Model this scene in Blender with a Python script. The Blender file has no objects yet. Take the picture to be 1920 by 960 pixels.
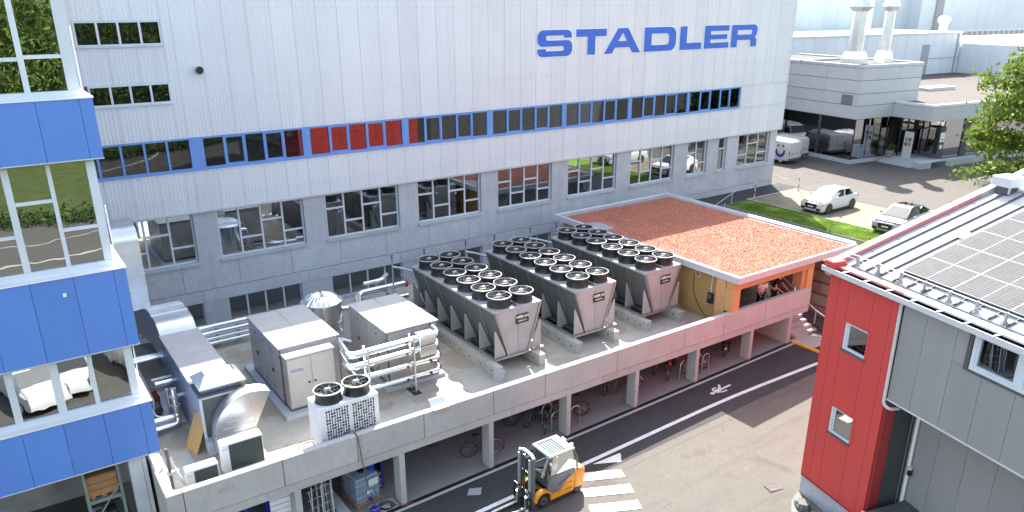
import bpy, bmesh, math, random
from mathutils import Vector, Matrix, noise as mnoise
from math import sin, cos, pi, radians, sqrt, atan2
random.seed(7)
S = bpy.context.scene
COL = S.collection
# ------------------------------------------------------------------ camera, sky, sun, exposure
cam = bpy.data.cameras.new('camera'); camo = bpy.data.objects.new('camera', cam); COL.objects.link(camo)
cam.sensor_width = 36; cam.lens = 36 * 1433.04 / 1920
cam.shift_y = (547.84 - 480) / 1920
cam.clip_start = .2; cam.clip_end = 3000
_y, _p, _r = 0.6033, 0.3629, -0.0035
fwd = Vector((sin(_y) * cos(_p), cos(_y) * cos(_p), -sin(_p)))
r0 = Vector((cos(_y), -sin(_y), 0)); u0 = r0.cross(fwd)
rt = r0 * cos(_r) + u0 * sin(_r); up = -r0 * sin(_r) + u0 * cos(_r)
camo.matrix_world = Matrix(((rt.x, up.x, -fwd.x, 0), (rt.y, up.y, -fwd.y, -36), (rt.z, up.z, -fwd.z, 18), (0, 0, 0, 1)))
S.camera = camo
SUN = Vector((.80, 1.0, 1.215)).normalized()
SUN_EL = math.asin(SUN.z); SUN_AZ = atan2(SUN.x, SUN.y)
W = bpy.data.worlds.new('World'); S.world = W; W.use_nodes = True
nt = W.node_tree
sky = nt.nodes.new('ShaderNodeTexSky'); sky.sky_type = 'NISHITA'; sky.sun_disc = False
sky.sun_elevation = SUN_EL; sky.sun_rotation = SUN_AZ; sky.altitude = 500; sky.air_density = 1.2; sky.dust_density = 2.5; sky.ozone_density = 1.0
bg = nt.nodes['Background']; bg.inputs[1].default_value = .135
hsv = nt.nodes.new('ShaderNodeHueSaturation'); hsv.inputs['Saturation'].default_value = .62
nt.links.new(sky.outputs[0], hsv.inputs['Color']); nt.links.new(hsv.outputs[0], bg.inputs[0])
sl = bpy.data.lights.new('sun', 'SUN'); sl.energy = 4.0; sl.angle = radians(.53); sl.color = (1, .95, .87)
slo = bpy.data.objects.new('sun', sl); COL.objects.link(slo)
slo.rotation_euler = (-SUN).to_track_quat('-Z', 'Y').to_euler(); slo.location = (40, 40, 60)
S.view_settings.view_transform = 'Standard'; S.view_settings.look = 'None'
S.view_settings.exposure = 2.05; S.view_settings.gamma = 1
S.render.engine = 'CYCLES'
S.cycles.max_bounces = 8; S.cycles.transparent_max_bounces = 12; S.cycles.diffuse_bounces = 4; S.cycles.glossy_bounces = 4
S.cycles.sample_clamp_indirect = 6; S.cycles.caustics_reflective = False; S.cycles.caustics_refractive = False
S.cycles.use_denoising = True

# ------------------------------------------------------------------ materials
MATS = {}
class NB:
    def __init__(s, name):
        s.m = bpy.data.materials.new(name); s.m.use_nodes = True; s.t = s.m.node_tree; s.n = s.t.nodes
        s.b = s.n['Principled BSDF']; s.out = s.n['Material Output']; MATS[name] = s.m
        s.tc = s.n.new('ShaderNodeTexCoord'); s.geo = s.n.new('ShaderNodeNewGeometry')
    def N(s, t, **k):
        n = s.n.new(t)
        for a, v in k.items(): setattr(n, a, v)
        return n
    def L(s, a, b): s.t.links.new(a, b)
    def noise(s, scale, detail=4, rough=.55, vec=None, stretch=None):
        n = s.N('ShaderNodeTexNoise'); n.inputs['Scale'].default_value = scale; n.inputs['Detail'].default_value = detail; n.inputs['Roughness'].default_value = rough
        v = vec or s.geo.outputs['Position']
        if stretch:
            mp = s.N('ShaderNodeMapping'); mp.inputs['Scale'].default_value = stretch; s.L(v, mp.inputs[0]); v = mp.outputs[0]
        s.L(v, n.inputs['Vector']); return n.outputs[0]
    def ramp(s, f, p0, p1, c0, c1):
        r = s.N('ShaderNodeValToRGB'); e = r.color_ramp.elements
        e[0].position = p0; e[1].position = p1; e[0].color = (*c0, 1); e[1].color = (*c1, 1); s.L(f, r.inputs[0]); return r.outputs[0]
    def mix(s, f, a, b, mode='MIX'):
        m = s.N('ShaderNodeMix', data_type='RGBA', blend_type=mode)
        for sock, v in ((m.inputs[0], f), (m.inputs[6], a), (m.inputs[7], b)):
            if isinstance(v, (int, float)): sock.default_value = v
            elif isinstance(v, tuple): sock.default_value = (*v, 1)
            else: s.L(v, sock)
        return m.outputs[2]
    def math(s, op, a, b=None):
        m = s.N('ShaderNodeMath', operation=op)
        for i, v in enumerate((a, b)):
            if v is None: continue
            if isinstance(v, (int, float)): m.inputs[i].default_value = v
            else: s.L(v, m.inputs[i])
        return m.outputs[0]
    def bump(s, h, strength=.3, dist=.01):
        b = s.N('ShaderNodeBump'); b.inputs['Strength'].default_value = strength; b.inputs['Distance'].default_value = dist
        s.L(h, b.inputs['Height']); s.L(b.outputs[0], s.b.inputs['Normal'])
    def set(s, col=None, rough=None, metal=None, spec=None):
        if col is not None:
            if isinstance(col, tuple): s.b.inputs['Base Color'].default_value = (*col, 1)
            else: s.L(col, s.b.inputs['Base Color'])
        if rough is not None:
            if isinstance(rough, (int, float)): s.b.inputs['Roughness'].default_value = rough
            else: s.L(rough, s.b.inputs['Roughness'])
        if metal is not None: s.b.inputs['Metallic'].default_value = metal
        if spec is not None: s.b.inputs['Specular IOR Level'].default_value = spec
        return s.m
def sc(c, f): return tuple(min(1, v * f) for v in c)

def M_plain(name, col, rough=.5, metal=0, var=.06, scale=2.0, rand=.04, spec=None):
    """paint or plastic with a little dirt, tone drift and per-piece variation"""
    if name in MATS: return MATS[name]
    n = NB(name)
    f = n.noise(scale, 5, .6)
    c = n.ramp(f, .3, .7, sc(col, 1 - var * 1.6), sc(col, 1 + var))
    oi = n.N('ShaderNodeObjectInfo')
    v = n.math('ADD', n.math('MULTIPLY', oi.outputs['Random'], rand * 2), 1 - rand)
    hs = n.N('ShaderNodeHueSaturation'); n.L(c, hs.inputs['Color']); n.L(v, hs.inputs['Value'])
    rr = n.math('ADD', n.math('MULTIPLY', n.noise(scale * 3, 3), .25), rough - .12)
    return n.set(hs.outputs[0], rr, metal, spec)

def M_concrete(name, col, dirt=.35, scale=1.0, streak=True, rand=.05, stain=False):
    if name in MATS: return MATS[name]
    n = NB(name)
    a = n.noise(.55 * scale, 6, .65); b = n.noise(6 * scale, 5, .7); fine = n.noise(60, 3, .7)
    c = n.ramp(a, .3, .72, sc(col, 1 - dirt * .55), sc(col, 1.08))
    c = n.mix(.32, c, n.ramp(b, .35, .65, sc(col, 1 - dirt), sc(col, 1.05)))
    if streak:
        st = n.noise(2.2, 5, .7, stretch=(1.4, 1.4, .12))
        c = n.mix(n.math('MULTIPLY', n.ramp(st, .5, .78, (0, 0, 0), (1, 1, 1)), .4), c, sc(col, .62))
    if stain:
        sn = n.noise(.42, 4, .5); c = n.mix(n.math('MULTIPLY', n.ramp(sn, .53, .555, (0, 0, 0), (1, 1, 1)), .5), c, (col[0] * .62, col[1] * .52, col[2] * .42))
    vo = n.N('ShaderNodeTexVoronoi'); vo.inputs['Scale'].default_value = 3.1; n.L(n.geo.outputs['Position'], vo.inputs['Vector'])
    pit = n.ramp(vo.outputs['Distance'], .015, .05, (1, 1, 1), (0, 0, 0))
    c = n.mix(n.math('MULTIPLY', pit, .5), c, sc(col, .45))
    oi = n.N('ShaderNodeObjectInfo'); v = n.math('ADD', n.math('MULTIPLY', oi.outputs['Random'], rand * 2), 1 - rand)
    hs = n.N('ShaderNodeHueSaturation'); n.L(c, hs.inputs['Color']); n.L(v, hs.inputs['Value'])
    n.bump(n.math('ADD', b, n.math('MULTIPLY', fine, .5)), .25, .01)
    return n.set(hs.outputs[0], .85, 0, .3)

def M_ground(name, col, col2, rough=.9, big=.12, wear=True):
    if name in MATS: return MATS[name]
    n = NB(name)
    a = n.noise(big, 6, .6); b = n.noise(1.3, 6, .7); g = n.noise(26, 3, .8); g2 = n.noise(90, 2, .8)
    c = n.ramp(a, .35, .68, col, col2)
    c = n.mix(.3, c, n.ramp(b, .36, .66, sc(col, .72), sc(col2, 1.1)))
    c = n.mix(.35, c, n.ramp(g, .38, .62, sc(col, .6), sc(col2, 1.35)))
    if wear:
        tr = n.noise(.9, 5, .65, stretch=(.18, 2.2, 1))
        c = n.mix(n.math('MULTIPLY', n.ramp(tr, .52, .7, (0, 0, 0), (1, 1, 1)), .35), c, sc(col, .62))
        wv = n.N('ShaderNodeTexVoronoi', feature='DISTANCE_TO_EDGE'); wv.inputs['Scale'].default_value = .16
        nz = n.N('ShaderNodeTexNoise'); nz.inputs['Scale'].default_value = 1.1; nz.inputs['Detail'].default_value = 5
        vm = n.N('ShaderNodeVectorMath', operation='ADD'); n.L(n.geo.outputs['Position'], nz.inputs['Vector']); n.L(n.geo.outputs['Position'], vm.inputs[0]); n.L(nz.outputs[1], vm.inputs[1]); n.L(vm.outputs[0], wv.inputs['Vector'])
        c = n.mix(n.math('MULTIPLY', n.ramp(wv.outputs[0], .002, .006, (1, 1, 1), (0, 0, 0)), .10), c, sc(col, .4))
    if wear:
        oil = n.noise(.62, 3, .5); c = n.mix(n.math('MULTIPLY', n.ramp(oil, .66, .72, (0, 0, 0), (1, 1, 1)), .35), c, sc(col, .55))
        sp = n.noise(4.5, 2, .5); c = n.mix(n.math('MULTIPLY', n.ramp(sp, .70, .74, (0, 0, 0), (1, 1, 1)), .5), c, sc(col, .5))
    n.bump(n.math('ADD', g, g2), .5, .006)
    return n.set(c, rough, 0, .25)

def M_metal(name, col, rough=.3, var=.12, scale=1.5, aniso=None, bumpy=0):
    if name in MATS: return MATS[name]
    n = NB(name)
    f = n.noise(scale, 5, .6); c = n.ramp(f, .3, .7, sc(col, 1 - var), sc(col, 1 + var))
    rr = n.math('ADD', n.math('MULTIPLY', n.noise(scale * 2.3, 4), .22), max(.02, rough - .1))
    if bumpy: n.bump(n.noise(3.5, 2), bumpy, .02)
    return n.set(c, rr, 1)

def M_glass(name, tint, base=.10, gain=1.6, rough=.0, wav=.02):
    if name in MATS: return MATS[name]
    n = NB(name)
    t = n.N('ShaderNodeBsdfTransparent'); t.inputs[0].default_value = (*tint, 1)
    g = n.N('ShaderNodeBsdfGlossy'); g.inputs['Roughness'].default_value = rough; g.inputs['Color'].default_value = (.93, .97, 1, 1)
    fr = n.N('ShaderNodeFresnel'); fr.inputs[0].default_value = 1.5
    b = n.N('ShaderNodeBump'); b.inputs['Strength'].default_value = wav; b.inputs['Distance'].default_value = .05
    n.L(n.noise(.9, 2), b.inputs['Height']); n.L(b.outputs[0], g.inputs['Normal'])
    f = n.math('MINIMUM', n.math('ADD', n.math('MULTIPLY', fr.outputs[0], gain), base), 1.0)
    mx = n.N('ShaderNodeMixShader'); n.L(f, mx.inputs[0]); n.L(t.outputs[0], mx.inputs[1]); n.L(g.outputs[0], mx.inputs[2])
    n.L(mx.outputs[0], n.out.inputs[0]); n.n.remove(n.b); return n.m

def M_cladding(name, col, rand=.03, k=.45, rough=.42):
    n = NB(name)
    a = n.noise(.35, 5, .6); st = n.noise(1.6, 5, .65, stretch=(2.2, 2.2, .07))
    c = n.ramp(a, .3, .7, sc(col, .95), sc(col, 1.04))
    c = n.mix(n.math('MULTIPLY', n.ramp(st, .5, .8, (0, 0, 0), (1, 1, 1)), k), c, sc(col, .74))
    oi = n.N('ShaderNodeObjectInfo'); v = n.math('ADD', n.math('MULTIPLY', oi.outputs['Random'], rand * 2), 1 - rand)
    hs = n.N('ShaderNodeHueSaturation'); n.L(c, hs.inputs['Color']); n.L(v, hs.inputs['Value'])
    return n.set(hs.outputs[0], rough, 0, .4)

CLAD = M_cladding('light blue grey cladding', (.655, .70, .72))
CLAD2 = M_cladding('pale green grey cladding', (.52, .59, .61))
CONC = M_concrete('grey concrete', (.50, .53, .56))
CONCW = M_concrete('pale concrete', (.47, .46, .44), dirt=.3)
CONCF = M_concrete('concrete deck', (.46, .43, .37), dirt=.4, streak=False, stain=True)
CONCB = M_concrete('concrete block', (.50, .48, .42), dirt=.4)
STONE = M_concrete('brown stone block', (.34, .29, .25), dirt=.5, scale=3, rand=.18)
BLUEP = M_cladding('blue panel paint', (.095, .225, .585), rand=.05, k=.25, rough=.55)
BLUEF = M_plain('blue window frame paint', (.13, .30, .64), .45, 0, .06, 1.5)
SIGNB = M_plain('blue lettering paint', (.035, .135, .56), .5, 0, .1, 3)
WHITE = M_plain('white paint', (.78, .79, .79), .45, 0, .03)
WHITEF = M_plain('white window frame', (.58, .645, .69), .4, 0, .03)
LGREY = M_plain('light grey metal', (.55, .57, .58), .45, 0, .05)
MGREY = M_plain('mid grey paint', (.33, .34, .345), .5, 0, .06)
DGREY = M_plain('dark grey paint', (.085, .088, .09), .5, 0, .1)
BLACK = M_plain('black plastic', (.018, .018, .02), .45, 0, .15)
RUBBER = M_plain('rubber', (.022, .022, .023), .8, 0, .15)
REDP = M_cladding('red panel paint', (.57, .064, .056), rand=.03, k=.3, rough=.55)
GREYP = M_cladding('grey facade panel', (.275, .275, .27), rand=.03, k=.3, rough=.6)
DARKP = M_plain('dark facade panel', (.06, .065, .065), .6, 0, .06)
CABIN = M_plain('beige grey cabinet paint', (.44, .42, .395), .35, 0, .05, 1.2)
COOL = M_metal('galvanised cooler sheet', (.45, .45, .44), .5, .08)
COOLP = M_plain('grey cooler sheet paint', (.40, .40, .385), .42, 0, .06, 1.3)
COIL = M_plain('cooler coil fins', (.13, .132, .128), .6, 0, .1, 4)
ALU = M_metal('polished aluminium jacket', (.86, .87, .88), .17, .06, 1.2, bumpy=.05)
GALV = M_metal('galvanised duct sheet', (.72, .74, .76), .33, .08, 1.8, bumpy=.04)
STEEL = M_metal('galvanised steel', (.55, .56, .57), .45, .12)
DSTEEL = M_plain('dark steel', (.10, .10, .105), .4, 0, .1)
ORANGE = M_plain('orange truck paint', (.85, .33, .02), .3, 0, .03)
YELLOW = M_plain('yellow paint', (.78, .42, .03), .55, 0, .1, 3)
BUCKET = M_plain('blue plastic', (.03, .05, .45), .4, 0, .05)
CARW = M_plain('white car paint', (.60, .60, .59), .18, 0, .01)
CARS = M_plain('silver white car paint', (.42, .43, .44), .2, 0, .02)
CARD = M_plain('dark car glass', (.03, .04, .05), .06, 0, .0)
def M_paint():
    n = NB('white road paint'); a = n.noise(22, 5, .75); b = n.noise(2.5, 5, .7)
    c = n.mix(n.ramp(a, .58, .66, (0, 0, 0), (1, 1, 1)), n.ramp(b, .3, .7, (.60, .60, .59), (.78, .78, .77)), (.22, .21, .20)); return n.set(c, .8, 0, .2)
PAINT = M_paint()
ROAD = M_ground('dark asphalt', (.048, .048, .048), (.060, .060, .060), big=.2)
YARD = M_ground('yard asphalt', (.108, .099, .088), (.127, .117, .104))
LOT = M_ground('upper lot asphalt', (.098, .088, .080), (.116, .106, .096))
FLOORM = M_concrete('shelter floor concrete', (.26, .255, .25), dirt=.3, streak=False)
SOIL = M_ground('green meadow', (.035, .06, .014), (.10, .12, .035), big=.5, wear=False)
PEB = M_ground('grey pebbles', (.16, .16, .165), (.40, .40, .40), big=9, wear=False)
GRAVR = M_ground('red crushed brick bed', (.34, .125, .08), (.39, .155, .10), big=3, wear=False)
GRAVB = M_ground('brown roof gravel', (.06, .05, .044), (.125, .108, .098), big=5, wear=False)
GLASS = M_glass('window glass', (.80, .84, .84), .30, 1.8)
GLASSR = M_glass('blue ribbon glass', (.55, .58, .60), .02, 1.4)
GLASST = M_glass('tower glass', (.35, .42, .40), .22, 2.2, wav=.06)
GLASSO = M_glass('office mirror glass', (.12, .15, .15), .40, 2.0, wav=.05)
GLASSC = M_glass('cab glass', (.50, .60, .55), .0, .8)
INT = M_plain('dim interior wall', (.34, .32, .30), .8, 0, .2, 1)
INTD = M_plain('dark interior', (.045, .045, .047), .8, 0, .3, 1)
INTF = M_plain('interior floor', (.22, .18, .15), .5, 0, .25, 1)
SKIN = M_plain('skin', (.50, .28, .20), .5, 0, .03)
HAIR = M_plain('dark hair', (.03, .02, .015), .6)
CLOTHB = M_plain('black cloth', (.012, .012, .013), .9, 0, .2, 8)
CLOTHW = M_plain('white cloth', (.75, .76, .78), .85, 0, .06, 8)
LOGOB = M_plain('logo dark blue', (.02, .05, .32), .4); LOGOR = M_plain('logo red', (.5, .06, .04), .4); LOGOL = M_plain('logo light blue', (.03, .22, .50), .4)
GREEN = M_plain('logo green', (.12, .50, .08), .5)
REDB = M_plain('red bicycle paint', (.45, .03, .03), .3)
IBCM = M_plain('translucent blue grey plastic', (.32, .42, .55), .3, 0, .1)
DRUM = M_plain('red rust', (.30, .08, .03), .7)

def M_wood(name, col, grain=(14, 14, 1.2), rand=.1):
    n = NB(name)
    f = n.noise(1.4, 6, .7, vec=n.tc.outputs['Object'], stretch=grain); a = n.noise(.8, 3)
    c = n.ramp(f, .3, .7, sc(col, .72), sc(col, 1.12)); c = n.mix(.25, c, n.ramp(a, .3, .7, sc(col, .8), sc(col, 1.1)))
    oi = n.N('ShaderNodeObjectInfo'); v = n.math('ADD', n.math('MULTIPLY', oi.outputs['Random'], rand * 2), 1 - rand)
    hs = n.N('ShaderNodeHueSaturation'); n.L(c, hs.inputs['Color']); n.L(v, hs.inputs['Value'])
    return n.set(hs.outputs[0], .65)
TIMBER = M_wood('spruce timber', (.58, .36, .14), (1.2, 14, 14))
TIMBERV = M_wood('spruce post', (.60, .33, .14), (14, 14, 1.2))
WOODB = M_wood('plywood board', (.55, .33, .12), (12, 12, 1.5))
CRATE = M_wood('crate wood', (.42, .22, .09), (1.5, 14, 14))

def M_leaf(name, c0, c1):
    n = NB(name)
    oi = n.noise(1.1, 4); r = n.noise(9, 2)
    c = n.mix(.5, n.ramp(oi, .35, .65, c0, c1), n.ramp(r, .35, .65, c0, c1))
    n.b.inputs['Subsurface Weight'].default_value = 0
    tr = n.N('ShaderNodeBsdfTranslucent'); n.L(c, tr.inputs[0]); mx = n.N('ShaderNodeMixShader'); mx.inputs[0].default_value = .35
    n.set(c, .6); n.L(n.b.outputs[0], mx.inputs[1]); n.L(tr.outputs[0], mx.inputs[2]); n.L(mx.outputs[0], n.out.inputs[0]); return n.m
LEAF = M_leaf('bright leaves', (.085, .15, .018), (.20, .27, .045))
LEAFD = M_leaf('dark leaves', (.03, .07, .012), (.11, .15, .03))
GRASS = M_leaf('lawn grass', (.085, .19, .015), (.29, .38, .07))
BARK = M_plain('bark', (.10, .075, .055), .9, 0, .3, 6)

def M_pv():
    n = NB('solar cells'); v = n.tc.outputs['Object']
    def lines(axis, pitch, w):
        sx = n.N('ShaderNodeSeparateXYZ'); n.L(v, sx.inputs[0])
        m = n.math('FRACT', n.math('DIVIDE', sx.outputs[axis], pitch)); return n.math('LESS_THAN', m, w / pitch)
    l = n.math('MAXIMUM', lines(0, .0925, .010), n.math('MULTIPLY', lines(1, .183, .006), .5))
    c = n.mix(n.math('MULTIPLY', l, .8), n.ramp(n.noise(3, 3), .3, .7, (.085, .085, .086), (.105, .105, .106)), (.26, .26, .262))
    return n.set(c, .6, 0, .02)
PV = M_pv()
def M_mirror(name, dark, f=.35):
    n = NB(name); d = n.b; n.set(dark, .5); g = n.N('ShaderNodeBsdfGlossy'); g.inputs['Roughness'].default_value = .02; g.inputs['Color'].default_value = (.42, .47, .52, 1)
    fr = n.N('ShaderNodeFresnel'); fr.inputs[0].default_value = 1.5; mx = n.N('ShaderNodeMixShader')
    n.L(n.math('MINIMUM', n.math('ADD', n.math('MULTIPLY', fr.outputs[0], 1.0), f), 1.0), mx.inputs[0]); n.L(d.outputs[0], mx.inputs[1]); n.L(g.outputs[0], mx.inputs[2]); n.L(mx.outputs[0], n.out.inputs[0]); return n.m
CARD = M_mirror('car glass', (.02, .025, .03), .03)
def M_pavers():
    n = NB('grass pavers'); br = n.N('ShaderNodeTexBrick'); br.inputs['Scale'].default_value = 1.0
    mp = n.N('ShaderNodeMapping'); mp.inputs['Rotation'].default_value = (0, 0, radians(45)); n.L(n.geo.outputs['Position'], mp.inputs[0]); n.L(mp.outputs[0], br.inputs['Vector'])
    br.inputs['Brick Width'].default_value = .42; br.inputs['Row Height'].default_value = .21; br.inputs['Mortar Size'].default_value = .035
    br.inputs[1].default_value = (.27, .23, .165, 1); br.inputs[2].default_value = (.23, .20, .14, 1); br.inputs[3].default_value = (.07, .065, .04, 1)
    c = n.mix(.3, br.outputs[0], n.ramp(n.noise(1.2, 5), .35, .65, (.13, .11, .065), (.29, .26, .195)))
    n.bump(br.outputs['Fac'], .5, -.02); return n.set(c, .9)
PAVE = M_pavers()

# ------------------------------------------------------------------ mesh helpers
class MB:
    def __init__(s): s.v = []; s.f = []
    def add(s, vs, fs):
        o = len(s.v); s.v += [tuple(v) for v in vs]; s.f += [tuple(i + o for i in f) for f in fs]; return s
    def box(s, x0, x1, y0, y1, z0, z1, M=None):
        vs = [(x0, y0, z0), (x1, y0, z0), (x1, y1, z0), (x0, y1, z0), (x0, y0, z1), (x1, y0, z1), (x1, y1, z1), (x0, y1, z1)]
        if M is not None: vs = [M @ Vector(v) for v in vs]
        return s.add(vs, [(0, 3, 2, 1), (4, 5, 6, 7), (0, 1, 5, 4), (1, 2, 6, 5), (2, 3, 7, 6), (3, 0, 4, 7)])
    def bbox(s, x0, x1, y0, y1, z0, z1, b=.02, M=None):
        """box with chamfered vertical and top edges"""
        def ring(z, i): return [(x0 + b, y0 + i, z), (x1 - b, y0 + i, z), (x1 - i, y0 + b, z), (x1 - i, y1 - b, z), (x1 - b, y1 - i, z), (x0 + b, y1 - i, z), (x0 + i, y1 - b, z), (x0 + i, y0 + b, z)]
        a = ring(z0, 0); c = ring(z1 - b, 0)
        e = [(x0 + b, y0 + b, z1), (x1 - b, y0 + b, z1), (x1 - b, y0 + b, z1), (x1 - b, y1 - b, z1), (x1 - b, y1 - b, z1), (x0 + b, y1 - b, z1), (x0 + b, y1 - b, z1), (x0 + b, y0 + b, z1)]
        vs = a + c + e
        if M is not None: vs = [M @ Vector(v) for v in vs]
        fs = []
        for i in range(8):
            j = (i + 1) % 8; fs.append((i, j, 8 + j, 8 + i))
            fs.append((8 + i, 8 + j, 16 + j, 16 + i) if i % 2 == 0 else (8 + i, 8 + j, 16 + j))
        fs.append((16, 17, 19, 21)); fs.append((7, 6, 5, 4, 3, 2, 1, 0)); return s.add(vs, fs)
    def quad(s, a, b, c, d): return s.add([a, b, c, d], [(0, 1, 2, 3)])
    def prism(s, poly, t0, t1, plane='xz', M=None):
        """poly 2D extruded: plane 'xz' -> along y, 'xy' -> along z, 'yz' -> along x"""
        def P(p, t): return {'xz': (p[0], t, p[1]), 'xy': (p[0], p[1], t), 'yz': (t, p[0], p[1])}[plane]
        n = len(poly); vs = [P(p, t0) for p in poly] + [P(p, t1) for p in poly]
        if M is not None: vs = [M @ Vector(v) for v in vs]
        return s.add(vs, [tuple(range(n)), tuple(range(2 * n - 1, n - 1, -1))] + [(i, (i + 1) % n, n + (i + 1) % n, n + i) for i in range(n)])
    def cyl(s, p0, p1, r, n=10, r1=None, cap=True):
        p0 = Vector(p0); p1 = Vector(p1); r1 = r if r1 is None else r1
        d = (p1 - p0).normalized(); a = d.orthogonal().normalized(); b = d.cross(a)
        vs = []
        for p, q in ((p0, r), (p1, r1)): vs += [p + (a * cos(2 * pi * i / n) + b * sin(2 * pi * i / n)) * q for i in range(n)]
        fs = [(i, (i + 1) % n, n + (i + 1) % n, n + i) for i in range(n)]
        if cap: fs += [tuple(range(n - 1, -1, -1)), tuple(range(n, 2 * n))]
        return s.add(vs, fs)
    def tube(s, pts, r, n=8, bend=0.0, seg=5, closed=False):
        pts = [Vector(p) for p in pts]
        if bend:
            q = [pts[0]]
            for i in range(1, len(pts) - 1):
                a, b, c = pts[i - 1], pts[i], pts[i + 1]; d1 = (a - b).normalized(); d2 = (c - b).normalized()
                k = min(bend, (a - b).length * .49, (c - b).length * .49); A = b + d1 * k; B = b + d2 * k
                for j in range(seg + 1):
                    t = j / seg; q.append(A * (1 - t) ** 2 + b * 2 * t * (1 - t) + B * t * t)
            q.append(pts[-1]); pts = q
        R = r if isinstance(r, (list, tuple)) else [r] * len(pts)
        vs = []; prev = None; m = len(pts)
        for i, p in enumerate(pts):
            if closed: d = (pts[(i + 1) % m] - pts[i - 1])
            else: d = (pts[min(i + 1, m - 1)] - pts[max(i - 1, 0)])
            d.normalize()
            a = d.orthogonal().normalized() if prev is None else (prev - d * prev.dot(d)).normalized()
            prev = a; b = d.cross(a)
            vs += [p + (a * cos(2 * pi * j / n) + b * sin(2 * pi * j / n)) * R[i] for j in range(n)]
        fs = []
        for i in range(m if closed else m - 1):
            k = (i + 1) % m
            fs += [(i * n + j, i * n + (j + 1) % n, k * n + (j + 1) % n, k * n + j) for j in range(n)]
        if not closed: fs += [tuple(range(n - 1, -1, -1)), tuple(range((m - 1) * n, m * n))]
        return s.add(vs, fs)
    def lathe(s, prof, c=(0, 0, 0), n=20, M=None):
        vs = []
        for r, z in prof: vs += [Vector((c[0] + r * cos(2 * pi * i / n), c[1] + r * sin(2 * pi * i / n), c[2] + z)) for i in range(n)]
        if M is not None: vs = [M @ v for v in vs]
        fs = [(k * n + i, k * n + (i + 1) % n, (k + 1) * n + (i + 1) % n, (k + 1) * n + i) for k in range(len(prof) - 1) for i in range(n)]
        fs.append(tuple(range((len(prof) - 1) * n, len(prof) * n))); return s.add(vs, fs)
    def torus(s, c, axis, R, r, n=20, k=6):
        axis = Vector(axis).normalized(); a = axis.orthogonal().normalized(); b = axis.cross(a); c = Vector(c)
        return s.tube([c + (a * cos(2 * pi * i / n) + b * sin(2 * pi * i / n)) * R for i in range(n)], r, k, closed=True)
    def mesh(s, name, mat, smooth=None):
        me = bpy.data.meshes.new(name); me.from_pydata(s.v, [], s.f)
        bm = bmesh.new(); bm.from_mesh(me); bmesh.ops.recalc_face_normals(bm, faces=bm.faces); bm.to_mesh(me); bm.free()
        me.materials.append(mat)
        if smooth is not None:
            me.shade_smooth(); me.set_sharp_from_angle(angle=radians(smooth))
        return me
def link(o, parent=None):
    COL.objects.link(o)
    if parent is not None: o.parent = parent
    return o
def part(name, mb, mat, parent=None, smooth=None, loc=None, rot=None, label=None, kind=None):
    me = mb.mesh(name, mat, smooth) if isinstance(mb, MB) else mb
    o = link(bpy.data.objects.new(name, me), parent)
    if loc is not None: o.location = loc
    if rot is not None: o.rotation_euler = rot
    if label: o['label'] = label
    if kind: o['kind'] = kind
    return o
def tag(o, label, cat, group=None):
    o['label'] = label; o['category'] = cat
    if group: o['group'] = group
    return o
def thing(name, label, cat, loc=(0, 0, 0), rz=0, group=None):
    o = bpy.data.objects.new(name, None); o.empty_display_size = .3; COL.objects.link(o)
    o.location = loc; o.rotation_euler = (0, 0, rz); return tag(o, label, cat, group)
def struct(name, mb, mat, smooth=None):
    o = part(name, mb, mat, None, smooth); o['kind'] = 'structure'; return o
KIDS = {}
def copy_tree(root, loc, rz=0, label=None, group=None):
    ch = {}
    for o in bpy.data.objects:
        if o.parent: ch.setdefault(o.parent.name, []).append(o)
    def rec(o, par):
        c = o.copy(); COL.objects.link(c)
        if par is not None: c.parent = par; c.matrix_parent_inverse = o.matrix_parent_inverse.copy()
        for k in ch.get(o.name, []): rec(k, c)
        return c
    r = rec(root, None); r.location = loc; r.rotation_euler = (0, 0, rz)
    if label: r['label'] = label
    if group: r['group'] = group
    return r
def shapes2d(splines, extrude=0.0):
    """filled 2D outline(s) with holes -> MB lying in local xy, thickness along z"""
    cu = bpy.data.curves.new('outline', 'CURVE'); cu.dimensions = '2D'; cu.fill_mode = 'BOTH'; cu.extrude = extrude
    for pts in splines:
        sp = cu.splines.new('POLY'); sp.points.add(len(pts) - 1)
        for p, q in zip(sp.points, pts): p.co = (q[0], q[1], 0, 1)
        sp.use_cyclic_u = True
    o = bpy.data.objects.new('outline', cu); me = o.to_mesh()
    mb = MB().add([v.co[:] for v in me.vertices], [tuple(p.vertices) for p in me.polygons]); o.to_mesh_clear()
    bpy.data.objects.remove(o); bpy.data.curves.remove(cu); return mb
def text2d(txt, size, extrude=.004, bold=0.0, sx=1.0):
    cu = bpy.data.curves.new('text', 'FONT'); cu.body = txt; cu.size = size; cu.extrude = extrude; cu.align_x = 'CENTER'; cu.align_y = 'CENTER'; cu.offset = bold
    cu.resolution_u = 3
    o = bpy.data.objects.new('text', cu); COL.objects.link(o); bpy.context.view_layer.update()
    me = o.evaluated_get(bpy.context.evaluated_depsgraph_get()).to_mesh()
    mb = MB().add([(v.co.x * sx, v.co.y, v.co.z) for v in me.vertices], [tuple(p.vertices) for p in me.polygons])
    COL.objects.unlink(o); bpy.data.objects.remove(o); return mb
def xz(mb, x, y, z):
    """turn an MB built in xy (z thick) to stand in the xz plane, facing -y"""
    mb.v = [(x + v[0], y - v[2], z + v[1]) for v in mb.v]; return mb
GZ = lambda x: 1.93 + .031 * (max(min(x, 36), -40) - 9.46)
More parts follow.
